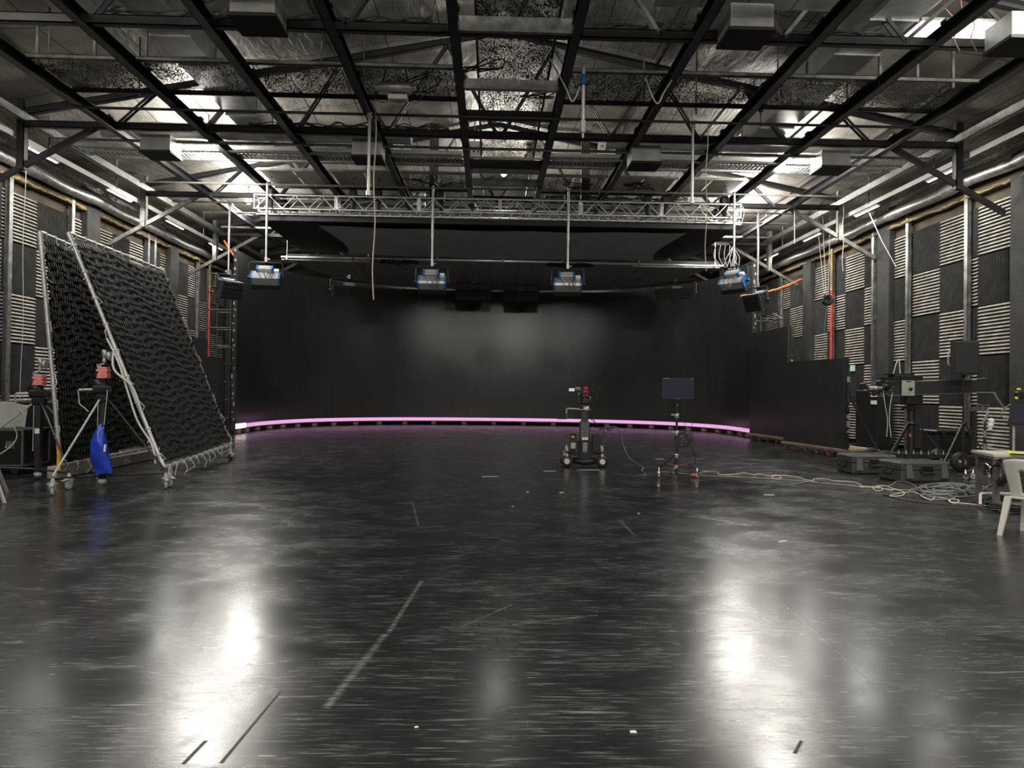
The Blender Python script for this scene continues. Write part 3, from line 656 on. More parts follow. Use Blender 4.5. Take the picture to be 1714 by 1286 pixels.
cells = [(1., .75, .95), (.95, .5, .8), (1, .8, .45), (.9, .4, .45), (.95, .95, 1), (.7, .6, 1), (1, 1, 1), (.5, .55, 1)]
L0 = ACC[NL]; m_ = 14
for k in range(m_):
    def PP(s):
        for i in range(len(ACC)-1):
            if ACC[i+1] >= s: u = (s-ACC[i])/(ACC[i+1]-ACC[i]); return CURV[i].lerp(CURV[i+1], u)
    a, b_ = PP(L0*k/m_), PP(L0*(k+1)/m_-.02); c = cells[[0, 1, 0, 1, 2, 2, 3, 4, 3, 6, 4, 5, 7, 6][k]]
    f = MB(); f._add([a+Vector((.012, 0, .17)), b_+Vector((.012, 0, .17)), b_+Vector((.012, 0, .34)), a+Vector((.012, 0, .34))], [(0, 1, 2, 3)])
    f.build('test_pattern_cell', mat('lit_cell_%d%d%d' % tuple(int(q*10) for q in c), (.3, .3, .3), .4, emit=c, es=1.4), t, O)
f = MB()
for i in range(0, len(CURV)-1):
    a, b_ = CURV[i].copy(), CURV[i+1].copy(); nn = Vector(((b_-a).y, -(b_-a).x, 0)).normalized()
    a.z = b_.z = .145; f.bar(a-nn*.08, b_-nn*.08, .16, .03)
f.build('base_rail', STEEL, t, O)
for i in range(1, len(CURV)-1, 3):
    p = CURV[i]; f = MB(); f.box((p.x, p.y+.05, .07), (.22, .14, .12), bev=.01); f.build('base_foot', mat('tan_wood_block', (.16, .11, .06), .7, 0, .3, 8), t, O)
# ceiling screens
def slab(name, label, cat, poly, z0, z1, m, names=('screen',)):
    f = MB(); f.prism([(x, y, z0) for x, y in poly], (0, 0, z1-z0)); o = f.build(name, m, org=(poly[0][0], poly[0][1], z0)); add_uv(o, [(v.co.x+poly[0][0], v.co.y) for v in o.data.vertices]); return tag(o, label, cat)
slab('ceiling_screen', 'black flat ceiling screen hung behind the silver truss, its corners showing past the grey cloth', 'ceiling screen', [(-6.5, 20.1), (6.95, 20.1), (6.95, 24.6), (-6.5, 24.6)], 6.27, 6.42, BLKM)
back = [(p.x*.86, p.y-.45) for p in CURV[12:-10:3]]
slab('ceiling_screen', 'dark ceiling screen panel reaching back to the top of the curved screen wall', 'ceiling screen', [(-7.2, 25.1)]+back+[(8.1, 25.1)], 6.16, 6.28, LEDG)
def clothF(u, v):
    x = -4.95+u*10.6; y = 20.35+v*4.2
    pinch = .35*math.sin(math.pi*v); x += pinch*(1-2*u)
    return Vector((x, y, 6.20-.10*math.sin(math.pi*v)-.05*math.sin(math.pi*u)+.012*math.sin(8*u*math.pi)))
f = MB(); f.grid(clothF, 40, 10); tag(f.build('ceiling_cloth', CLOTH, org=(0, 20.3, 6.2)), 'dark grey cloth stretched under the nearer ceiling screen', 'cloth')
t = thing('lighting_pipe', 'long bright aluminium pipe hung in the gap between the two ceiling screens', 'pipe', (0, 24.85, 6.1)); O = (0, 24.85, 6.1)
f = MB(); f.tube((-7.3, 24.85, 6.12), (8.2, 24.85, 6.08), .035, 10); f.build('pipe', ALU, t, O)
f = MB(); f.tube((-7.3, 24.95, 6.05), (-4.2, 24.95, 6.03), .028, 10); f.tube((5, 24.95, 6.03), (8.1, 24.95, 6.03), .028, 10); f.build('lower_pipe', GALV, t, O)
for x in (-7.1, -4.3, -1.9, .4, 2.5, 5.2, 7.9): f = MB(); f.box((x, 24.85, 6.1), (.06, .1, .14)); f.tube((x, 24.85, 6.1), (x, 24.85, 7.2), .01); f.build('clamp', SILV, t, O)
for i, (x0, x1) in enumerate(((-3.9, -2.5), (1.9, 3.6))):
    f = MB(); n = 10; f.path([(x0+(x1-x0)*k/n, 24.7, 5.98+.015*math.sin(k)) for k in range(n+1)], [.03]+[.075+.012*math.sin(k*2) for k in range(1, n)]+[.03], 10)
    tag(f.build('cloth_roll', BLKM, org=(x0, 24.7, 6)), 'black rolled cloth tied under the pipe, %s of the middle' % ('left', 'right')[i], 'cloth roll')
for i, (x, s_) in enumerate(((-4.8, .5), (-4.0, .35), (-3.4, .28))):
    f = MB(); f.path(smooth_path([(x, 24.6, 6.1), (x+.1, 24.6, 6.1-s_*.8), (x+s_*.8, 24.6, 6.05-s_), (x+s_*1.4, 24.6, 6.1)], 6), .02, 6)
    tag(f.build('drooping_cable', CABLE, org=(x, 24.6, 6)), 'black cable loop drooping from the pipe at left, %s' % ('widest loop', 'middle loop', 'smallest loop')[i], 'cable')
# silver box truss
def box_truss(name, label, x0, x1, y, z, s=.38, seg=2.2):
    t = thing(name, label, 'box truss', ((x0+x1)/2, y, z)); O = ((x0+x1)/2, y, z)
    n = max(1, round((x1-x0)/seg)); L_ = (x1-x0)/n
    for k in range(n):
        a = x0+k*L_; b_ = a+L_; f = MB()
        for dy in (-s/2, s/2):
            for dz in (-s/2, s/2): f.tube((a, y+dy, z+dz), (b_-.01, y+dy, z+dz), .025, 7)
        m = max(2, round(L_/.36)); st = (L_-.1)/m
        for j in range(m):
            c = a+.05+j*st; up = j % 2
            for dy in (-s/2, s/2): f.tube((c, y+dy, z+(s/2 if up else -s/2)), (c+st, y+dy, z+(-s/2 if up else s/2)), .013, 5)
            f.tube((c, y-s/2, z+s/2), (c+st, y+s/2, z+s/2), .011, 5); f.tube((c, y-s/2, z-s/2), (c+st, y+s/2, z-s/2), .011, 5)
        for c in (a+.02, b_-.03):
            for dy in (-s/2, s/2): f.tube((c, y+dy, z-s/2), (c, y+dy, z+s/2), .02, 6)
            for dz in (-s/2, s/2): f.tube((c, y-s/2, z+dz), (c, y+s/2, z+dz), .02, 6)
        f.build('truss_section', ALU, t, O)
    return t
box_truss('box_truss', 'silver aluminium box truss running across in front of the black ceiling screen', -6.6, 7.05, 20.0, 6.72)
box_truss('box_truss', 'silver aluminium box truss behind and above the first, over the ceiling screen', -6.4, 6.9, 24.4, 6.64)
t = thing('hanging_rail', 'rail of silver hanging clips along the front edge of the ceiling screen', 'rail', (0, 20.05, 6.45)); O = (0, 20.05, 6.45)
f = MB(); f.bar((-6.6, 20.05, 6.44), (7.05, 20.05, 6.44), .04, .035); f.build('rail', ALU, t, O)
x = -6.5; k = 0
while x < 7.0:
    f = MB(); f.box((x, 20.03, 6.47), (.05, .05, .10)); f.box((x+.06, 20.03, 6.43), (.10, .04, .03)); f.tube((x, 20.0, 6.5), (x, 20.0, 6.56), .012, 5); f.build('clip', SILV, t, O); x += .28
for i, (x, y) in enumerate(((-6.2, 20.0), (-3.9, 20.0), (-3.2, 20.0), (-1.45, 20.0), (2.15, 20.0), (4.4, 20.0), (4.9, 20.0), (6.6, 20.0))):
    t = thing('chain_hoist', 'black chain hoist on the silver box truss, %s from the left' % ORD[i], 'chain hoist', (x, y, 6.9), 0, 'chain hoists on the box truss')
    f = MB(); f.box((0, 0, .1), (.20, .26, .34), bev=.03); f.build('hoist_body', BLKM, t)
    f = MB(); f.cone((0, 0, -.05), (.02, 0, -.36), .08, .05); f.build('chain_bag', BLKM, t)
    f = MB(); f.path([(0, 0, .27+.045*q) for q in range(7)], [.012, .02]*3+[.012], 5); f.build('chain', STEELG, t)
    f = MB(); f.path(smooth_path([(0, 0, .55), (.05, 0, .6), (0, 0, .66), (-.04, 0, .62)], 4), .016, 5); f.build('hook', BLK, t)
# ---------------------------------------------------------------- soft light fixtures
def rx(a): return Matrix.Rotation(a, 3, 'X')
def panel_light(label, loc, rz, tilt, wd=.80, pole=None, group='soft light fixtures on hanging poles', h=.34):
    """emitting face points along local +Y then tilts down by tilt"""
    t = thing('studio_light', label, 'studio light', loc, rz, group); R = rx(-tilt); V = lambda *a: R @ Vector(a)
    f = MB(); d = .26
    prof = [(-d*.5, h*.5-.05), (-d*.5+.05, h*.5), (d*.5, h*.5), (d*.5, -h*.5), (-d*.5+.05, -h*.5), (-d*.5, -h*.5+.05)]
    f.prism([V(-wd/2+.05, y, z) for y, z in prof], V(wd-.1, 0, 0)); f.build('body', SILV, t)
    for sx in (-1, 1):
        f = MB(); f.prism([V(sx*(wd/2-.025)-.025, y*1.06, z*1.06) for y, z in prof], V(.05, 0, 0)); f.build('side_cap', LBLUE if group.startswith('soft') and h < .4 else BLK, t)
        f = MB(); f.lathe(V(sx*(wd/2+.02), 0, 0), (sx, 0, 0), [(0, .05), (.06, .05), (.08, .02)], 10); f.build('yoke_knob', BLK, t)
    f = MB(); a = wd/2+.05; f.path([(-a, 0, 0), (-a, 0, .36), (-a+.05, 0, .42), (a-.05, 0, .42), (a, 0, .36), (a, 0, 0)], .018, 6); f.build('yoke', BLK, t)
    f = MB(); f.box(V(-.03, -d*.5-.05, .16), (.36, .12, .20), R, .01); bc = f.build('ballast_case', SILV, t)
    for sx in (-1, 1): f = MB(); f.box(V(-.03+sx*.20, -d*.5-.05, .16), (.045, .14, .22), R, .01); f.build('case_bumper', LBLUE, bc)
    f = MB(); f.box(V(-.03, -d*.5-.113, .17), (.26, .006, .10), R); f.build('case_label', GREYSH, bc)
    f = MB(); f.box(V(.28, -d*.5-.03, .10), (.14, .10, .10), R, .02); f.build('side_module', PAPER, t)
    f = MB(); f.box(V(0, d*.5+.06, 0), (wd-.02, .12, h+.08), R); hd = f.build('hood', BLKM, t)
    f = MB()
    for q in range(9): f.box(V(-wd/2+.05+(wd-.1)*q/8, d*.5+.10, 0), (.008, .10, h+.04), R)
    for q in range(4): f.box(V(0, d*.5+.10, -h/2+.03+(h-.06)*q/3), (wd-.06, .10, .008), R)
    f.build('louvre_grid', BLK, hd)
    f = MB()
    for q in range(3): f.path(smooth_path([V(-.2+.12*q, -d*.5, .05), V(-.15+.15*q, -d*.5-.08, -.15), V(0+.08*q, -d*.5-.04, -.42-.05*q), V(.1+.06*q, -d*.5-.06, -.1), V(.2, -d*.5, .05)], 6), .008, 5)
    f.build('cable_loops', CABLE, t)
    f = MB(); f.box((0, 0, .50), (.07, .07, .14)); f.lathe((.05, 0, .5), (1, 0, 0), [(0, .03), (.05, .03)], 8); f.build('spigot_clamp', SILV, t)
    if pole: f = MB(); f.tube((0, 0, .5), (0, 0, pole), .028, 8); f.tube((0, 0, pole*.45), (0, 0, pole), .034, 8); f.build('hanging_tube', TUBE if wd < 1 else BLK, t)
    return t
def below(z): return 7.2-z
for lab, px, py, Y, rz, tilt in (
    ('studio light with silver back, hung before the curved screen at far left', 445, 465, 19.6, .15, .9),
    ('studio light with blue caps hung left of the middle below the ceiling screen', 723, 472, 19.6, 0, .75),
    ('studio light with blue caps hung right of the middle below the ceiling screen', 950, 476, 19.6, -.08, .8),
    ('studio light tilted towards the wall at the right end of the curved screen', 1228, 472, 19.6, -.9, .8)):
    p = at(px, py, Y); panel_light(lab, p, rz, tilt, .78, below(p.z))
for lab, px, py, Y, rz, tilt in (
    ('black-fronted studio light hung beside the left edge of the curved screen', 382, 483, 21.8, -2.3, .35),
    ('black-fronted studio light hung outside the right edge of the curved screen', 1268, 504, 21.6, 2.0, .35)):
    p = at(px, py, Y); panel_light(lab, p, rz, tilt, .70, below(p.z), h=.46)
for lab, px, py, Y, rz, tilt, wd in (
    ('black louvred studio light slanting below the left of the far ceiling screen', 584, 487, 25.5, math.pi+.35, .3, 1.2),
    ('long black louvred studio light under the far ceiling screen, left central one', 792, 492, 30.0, math.pi, .35, 1.45),
    ('long black louvred studio light under the far ceiling screen, right central one', 872, 494, 30.0, math.pi, .35, 1.45),
    ('black louvred studio light slanting below the right of the far ceiling screen', 1131, 491, 27.5, math.pi-.35, .3, 1.45)):
    p = at(px, py, Y); panel_light(lab, p, rz, tilt, wd, None, 'black studio lights under the far ceiling screen')
for i, (px, py, Y, lab) in enumerate(((1215, 430, 21.2, 'tangle of pale cables beside the rightmost studio light'), (1222, 350, 20.5, 'pale cables bunched at the right end of the box truss'))):
    p = at(px, py, Y); f = MB()
    for q in range(5): f.path(smooth_path([p+Vector((-.3+.14*q, 0, .35)), p+Vector((-.35+.16*q, .05, 0)), p+Vector((-.1+.1*q, 0, -.28-.05*q)), p+Vector((.1*q, -.05, -.05)), p+Vector((.2, 0, .3))], 6), .011, 5)
    tag(f.build('cable_tangle', WCAB, org=p), lab, 'cable')
# ================================================================ SIDE SCREENS ON CARTS
def screen_cart(label, A, B, z0, z1, side, wheels=5, step=None, deck=1.0):
    """A, B: floor points of the panel (xy). side: +1 frame stands to +X of the panel"""
    A, B = Vector((*A, 0)), Vector((*B, 0)); d = (B-A).normalized(); nn = Vector((-d.y, d.x, 0))
    if nn.x*side < 0: nn = -nn
    t = thing('screen_cart', label, 'screen cart', A.lerp(B, .5), 0, 'rolling screen carts'); O = A.lerp(B, .5)
    up = Vector((0, 0, 1)); L_ = (B-A).length
    def pan(a, b_, zt, nm='screen'):
        f = MB(); f.prism([a+up*z0, b_+up*z0, b_+up*zt, a+up*zt], nn*.09); o = f.build(nm, LED, t, O)
        add_uv(o, [((v.co+O-A).dot(d), v.co.z) for v in o.data.vertices])
    if step: pan(A, A+d*step[0], z1); pan(A+d*step[0], B, step[1])
    else: pan(A, B, z1)
    zt = step[1] if step else z1
    for s_ in (.02, L_*.33, L_*.66, L_-.02):
        zz = z1 if not step or s_ < step[0] else zt
        f = MB(); f.bar(A+d*s_+nn*.13+up*z0, A+d*s_+nn*.13+up*zz, .05, .06, (0, 1, 0)); f.build('rear_upright', STEEL, t, O)
    for zz in (.6, 1.2, 1.8, 2.4, 3.0):
        if zz < zt: f = MB(); f.bar(A+nn*.15+up*zz, B+nn*.15+up*zz, .04, .05); f.build('rear_crossbar', STEEL, t, O)
    for e in (A, B):
        sg = 1 if e is B else -1; z = z0+.1
        while z < (z1 if (not step or e is A) else zt)-.1: f = MB(); f.box(e+nn*.13+d*sg*.01+up*z, (.07, .05, random.choice((.05, .1, .14)))); z += random.uniform(.14, .34); f.build('edge_connector', SILV if random.random() < .5 else STEEL, t, O)
    for s_ in (L_*.3, L_-.05):
        f = MB(); f.bar(A+d*s_+nn*.12+up*min(zt, 1.7), A+d*s_+nn*deck+up*.22, .04, .05); f.build('brace', STEEL, t, O)
    f = MB(); f.prism([A+up*.17-nn*.06, B+up*.17-nn*.06, B+nn*deck+up*.17, A+nn*deck+up*.17], up*.05); f.build('deck', WOOD, t, O)
    f = MB(); f.bar(A-nn*.06+up*.165, B-nn*.06+up*.165, .03, .05); f.build('deck_edge', GALVD, t, O)
    for k in range(wheels):
        c = A+d*(.12+(L_-.24)*k/(wheels-1))+nn*.02; f = MB(); f.lathe(c+up*.06, nn, [(-.025, .0), (-.025, .05), (-.015, .06), (.015, .06), (.025, .05), (.025, 0)], 14)
        o = f.build('caster', mat('red_brown_wheel', (.25, .10, .08), .5), t, O)
        f = MB(); f.prism([c+d*-.04+nn*.035+up*.17, c+d*.04+nn*.035+up*.17, c+d*.02+nn*.035+up*.05, c-d*.02+nn*.035+up*.05], nn*.006); f.prism([c+d*-.04-nn*.035+up*.17, c+d*.04-nn*.035+up*.17, c+d*.02-nn*.035+up*.05, c-d*.02-nn*.035+up*.05], nn*.006)
        q = f.build('caster_fork', GALV, t, O)
    return t
screen_cart('shorter black screen on a wheeled cart near the right wall, nearer of the two', (8.45, 20.2), (8.75, 17.35), .2, 2.48, 1, 6)
screen_cart('taller black screen on a wheeled cart between the curved screen and the shorter one', (8.95, 24.2), (9.15, 21.6), .2, 3.66, 1, 5, None, .9)
screen_cart('black screen cart with a stepped top edge left of the curved screen', (-9.35, 22.3), (-8.95, 24.2), .2, 3.12, -1, 5, (1.0, 2.55), .8)
# scaffold towers behind each edge of the curved screen
for nm, cx, cy, hz, sg in (('left', -9.25, 24.9, 5.6, -1), ('right', 9.95, 25.0, 4.4, 1)):
    t = thing('ladder_tower', 'black steel ladder tower standing behind the %s edge of the curved screen' % nm, 'scaffold tower', (cx, cy, 0)); O = (cx, cy, 0)
    for dx, dy in ((-.45, -.3), (.35, -.3), (-.45, .6), (.35, .6)):
        f = MB(); f.tube((cx+dx, cy+dy, 0), (cx+dx, cy+dy, hz), .035, 8); f.build('upright', STEEL, t, O)
    for k in range(int(hz/.62)):
        z = .5+k*.62; 
        for dy in (-.3, .6): f = MB(); f.tube((cx-.45, cy+dy, z), (cx+.35, cy+dy, z), .025, 6); f.build('rung', STEEL, t, O)
        f = MB(); f.tube((cx+.35, cy-.3, z), (cx+.35, cy+.6, z+.3), .02, 6); f.build('side_brace', STEELG if k % 3 == 0 else STEEL, t, O)
# pipes, straps and signs on the walls
for nm, x, y, zc in (('left', XL+.22, 28.9, 5.6), ('right', XR-.22, 24.1, 5.2)):
    t = thing('standpipe', 'red upright pipe on the %s wall, its top left in yellow primer' % nm, 'pipe', (x, y, 0)); O = (x, y, 0)
    f = MB(); f.tube((x, y, 0), (x, y, zc), .045, 10); f.build('red_length', RED, t, O)
    f = MB(); f.tube((x, y, zc), (x, y, 6.6), .048, 10); f.build('primer_length', CONCY, t, O)
    for z in (1.5, 3.5, zc): f = MB(); f.lathe((x, y, z-.03), (0, 0, 1), [(0, .055), (.06, .055)], 10); f.build('pipe_clip', GALVD, t, O)
a, b_ = at(1240, 496, 24.5), at(1342, 467, 25.8)
f = MB(); f.path([a.lerp(b_, k/14)+Vector((0, 0, -.12*math.sin(math.pi*k/14)+.01*math.sin(k*2.1))) for k in range(15)], .035, 6)
tag(f.build('ratchet_strap', ORANGE, org=a), 'orange strap slung outside the right edge of the curved screen', 'strap')
a, b_ = at(375, 403, 26), at(403, 441, 26)
f = MB(); f.path([a.lerp(b_, k/8)+Vector((0, 0, -.05*math.sin(math.pi*k/8))) for k in range(9)], .04, 6)
tag(f.build('ratchet_strap', ORANGE, org=a), 'orange strap above the left edge of the curved screen', 'strap')
p = Vector((XR-.09, 22.9, 2.45)); f = MB(); f.box(p, (.02, .30, .2)); tag(f.build('wall_notice', mat('mint_notice', (.45, .78, .66), .6), org=p), 'small mint green notice on the right wall foam above the fire extinguisher', 'notice')
# hanging bundle of cable
p = at(1385, 503, 22.5); t = thing('cable_bundle', 'black coil of cable hung on lines in front of the right wall', 'cable', p)
f = MB()
for q in range(9): f.ring((random.uniform(-.05, .05), random.uniform(-.05, .05), random.uniform(-.08, .05)), (random.uniform(-.7, .7), 1, random.uniform(-.5, .5)), .08+.10*random.random(), .022, 14, 5)
f.build('coil', CABLE, t)
for dx in (-.25, -.12, .05):
    f = MB(); f.path([(dx*1.6, 0, 3.0), (dx*.4, 0, .15)], .008, 5); f.build('hang_line', WCAB, t)
f = MB(); f.path(smooth_path([(0, 0, -.1), (.05, .3, -1), (.25, .7, -2.2), (.35, 1.0, -2.5)], 5), .01, 5); f.build('tail', CABLEG, t)
for i, (a, b_) in enumerate((((1452, 350, 20.3), (1500, 447, 19.6)), ((1330, 330, 21.3), (1330, 408, 21.3)))):
    a, b_ = at(*a), at(*b_); f = MB(); f.path([a, a.lerp(b_, .5)+Vector((0, 0, -.08)), b_], .012, 5)
    tag(f.build('wall_wire', WCAB, org=a), ('pale wire slanting from the knee brace down the right wall', 'pale cord hanging from the third truss at right')[i], 'wire')
# fire extinguisher
p = at(1440, 690, 22.2); t = thing('fire_extinguisher', 'red fire extinguisher hung on the right wall behind the screen cart', 'fire extinguisher', (XR-.17, 22.2, p.z-.36))
f = MB(); f.lathe((0, 0, 0), (0, 0, 1), [(0, .02), (.0, .09), (.03, .10), (.50, .10), (.56, .075), (.60, .035), (.64, .03)], 18); f.build('cylinder', RED, t)
f = MB(); f.box((0, 0, .67), (.05, .05, .08)); f.bar((0, 0, .70), (-.12, -.05, .76), .03, .015); f.bar((0, 0, .66), (-.12, -.05, .66), .03, .012); f.build('valve_handle', BLK, t)
f = MB(); f.path(smooth_path([(0, 0, .66), (-.12, -.06, .6), (-.13, -.06, .3), (-.11, -.05, .1)], 5), .014, 6); f.build('hose', BLK, t)
f = MB(); f.box((-.101, -.01, .32), (.004, .08, .12)); f.build('label_patch', PAPER, t)
# black cabinet door leaning on the right wall
t = thing('case_lid', 'black cabinet panel with two white labels standing against the right wall beside the extinguisher', 'cabinet panel', (XR-.5, 20.9, 0)); O = (XR-.5, 20.9, 0)
f = MB(); f.box((XR-.5, 20.9, .86), (.4, 1.25, 1.72), bev=.02); f.build('panel', BLK, t, O)
for z in (1.58, 1.36): f = MB(); f.box((XR-.72, 20.45, z), (.02, .30, .11)); f.build('label_patch', PAPER, t, O)
f = MB(); f.box((XR-.5, 20.7, 1.78), (.35, .5, .12), bev=.04); f.build('silver_wrap', SILV, t, O)
# ================================================================ LEFT: BLACKOUT FRAMES AND STANDS
def caster(parent, p, r=.075, ang=0., O=(0, 0, 0), m=None, fork=None):
    p = Vector(p); d = Vector((math.cos(ang), math.sin(ang), 0)); n = Vector((-d.y, d.x, 0)); c = Vector((p.x, p.y, r)); m = m or GREYRUB; fork = fork or GREYRUB
    f = MB(); f.lathe(c-n*.022, n, [(0, .0), (0, r*.7), (.006, r*.95), (.012, r), (.032, r), (.038, r*.95), (.044, r*.7), (.044, 0)], 16); wh = f
    f = MB()
    for s_ in (-1, 1): f.prism([c+n*s_*.034+d*.05+Vector((0, 0, r*1.15)), c+n*s_*.034-d*.05+Vector((0, 0, r*1.15)), c+n*s_*.034-d*.015, c+n*s_*.034+d*.015], n*s_*.006)
    f.box(c+Vector((0, 0, r*1.2)), (.1, .1, .012)); f.cone(c+Vector((0, 0, r*1.2)), c+Vector((0, 0, r*1.2+.08)), .035, .02); fk = f.build('caster_fork', fork, parent, O); wh.build('caster_wheel', m, fk, O)
    f = MB(); f.bar(c+Vector((0, 0, r*1.1))+d*.03, c+Vector((0, 0, r*.9))+d*.14, .05, .012); f.build('brake_pedal', fork, fk, O)
def net_frame(label, BL, BR, TL, TR, seed, wood=False):
    BL, BR, TL, TR = map(Vector, (BL, BR, TL, TR)); O = BL.lerp(BR, .5); O.z = 0
    t = thing('blackout_frame', label, 'blackout frame', O, 0, 'leaning net frames')
    P = lambda u, v: BL.lerp(BR, u).lerp(TL.lerp(TR, u), v)
    N_ = (BR-BL).cross(TL-BL).normalized()
    if N_.x < 0: N_ = -N_
    rows = 30; nu = 72
    def F(u, vi):
        # shingled rows: each row's lower lip stands off the sheet
        k = vi/ (rows*3)*rows; r = int(k+1e-6); fr = round((k-r)*3)
        k0 = r+[0, .06, .6][fr] if fr < 3 else k
        wave = .28*math.sin(u*11+seed+.15*r)+.16*math.sin(u*29+r*1.7)+.1*math.sin(u*61+r)
        sag = -.05*math.sin(math.pi*u)*math.sin(math.pi*vi/(rows*3))
        off = [.045, .012, .028][fr]*(1+.4*math.sin(u*70+r*2.3)) if 0 < vi < rows*3 else 0
        vv = (k0+wave*(.9 if 0 < vi < rows*3 else 0))/rows
        return P(.015+.97*u, min(1, max(0, .02+.96*vv)))+N_*(off+sag)
    f = MB(); vs = []; 
    for vi in range(rows*3+1):
        for i in range(nu+1): vs.append(F(i/nu, vi))
    f._add(vs, [[j*(nu+1)+i, j*(nu+1)+i+1, (j+1)*(nu+1)+i+1, (j+1)*(nu+1)+i] for j in range(rows*3) for i in range(nu)], False)
    f.build('net_fabric', FABRIC, t, O)
    f = MB()   # tab ridges
    for r in range(rows):
        for i in range(0, 44):
            u = (i+.5+.2*random.random())/44; wave = .28*math.sin(u*11+seed+.15*r)+.16*math.sin(u*29+r*1.7)
            a = P(.015+.97*u, min(.985, max(.01, .02+.96*(r+.05+wave)/rows)))+N_*.05; b_ = P(.015+.97*u, min(.99, max(.02, .02+.96*(r+.62+wave)/rows)))+N_*.035
            f.bar(a, b_, .012, .01, N_)
    f.build('net_tabs', TABS, t, O)
    for nm, a, b_, r in (('side_tube', BL, TL, .03), ('side_tube', BR, TR, .027), ('top_tube', TL, TR, .027), ('bottom_tube', BL, BR, .03)):
        f = MB(); f.tube(a, b_, r, 10); f.lathe(a, b_-a, [(0, r*1.35), (.14, r*1.35)], 10); f.lathe(b_, a-b_, [(0, r*1.35), (.14, r*1.35)], 10); f.build(nm, TUBE, t, O)
    for e0, e1, n in ((BL, TL, 9), (BR, TR, 9), (TL, TR, 12), (BL, BR, 12)):
        for i in range(n):
            c = e0.lerp(e1, (i+.5)/n); s_ = random.uniform(.7, 1.4); f = MB()
            f.ring(c, e1-e0, .038, .009, 10, 5); f.path([c+N_*.04, c+N_*.06+Vector((random.uniform(-.06, .06), random.uniform(-.06, .06), -.10*s_)), c+N_*.03+Vector((random.uniform(-.1, .1), random.uniform(-.1, .1), -.17*s_))], .007, 5)
            f.build('tie', WCAB, t, O)
    return t
F2 = ((-5.02, 11.15, .30), (-5.56, 15.5, .34), (-6.56, 11.2, 3.92), (-7.12, 15.6, 4.08))
t = net_frame('nearer leaning frame of black quilted net, behind the tripod with the blue bag', *F2, 0)
O = t.location.copy()
q0 = Vector(F2[0]); q1 = Vector(F2[1])
for (p, a) in ((q0+Vector((.06, .05, 0)), -.6), (q1, 1.1)):
    caster(t, (p.x, p.y, 0), .075 if a < 0 else .065, a, O, GREYRUB if a < 0 else RUBBER); f = MB(); f.tube((p.x, p.y, .13), (p.x, p.y, p.z), .02); f.build('caster_post', TUBE, t, O)
f = MB(); f.path(smooth_path([Vector(F2[0])+Vector((-.35, 0, .85)), Vector(F2[0])+Vector((-.48, -.05, 1.25)), Vector(F2[0]).lerp(Vector(F2[2]), .42)+Vector((-.12, -.06, .0)), Vector(F2[0]).lerp(Vector(F2[2]), .52)], 6), .018, 6); f.path(smooth_path([Vector(F2[0]).lerp(Vector(F2[2]), p_)+Vector((-.05-.04*math.sin(p_*40), -.04, 0)) for p_ in (.02, .1, .2, .32, .45, .55)], 5), .016, 6)
f.build('tied_cord', WCAB, t, O)
F1 = ((-7.12, 12.05, .22), (-7.25, 15.9, .26), (-7.56, 12.1, 4.12), (-8.1, 16.2, 4.15))
t = net_frame('farther frame of black quilted net standing almost upright behind the nearer one', *F1, 2.1)
O = t.location.copy()
f = MB(); f.tube(F1[0], F1[2], .036, 10); f.build('grey_sleeve', TUBE, t, O)
f = MB(); f.box((-7.2, 14.0, .11), (.16, 4.1, .20), bev=.01); f.build('timber_base', mat('pale_timber', (.36, .33, .28), .7, 0, .2, 5), t, O)
f = MB(); f.prism([(-7.08, 11.98, .15), (-7.14, 11.98, .15), (-7.14, 11.98, .62), (-7.10, 11.98, .66)], (0, .03, 0)); f.build('yellow_strap', mat('amber_strap', (.85, .42, .03), .6), t, O)
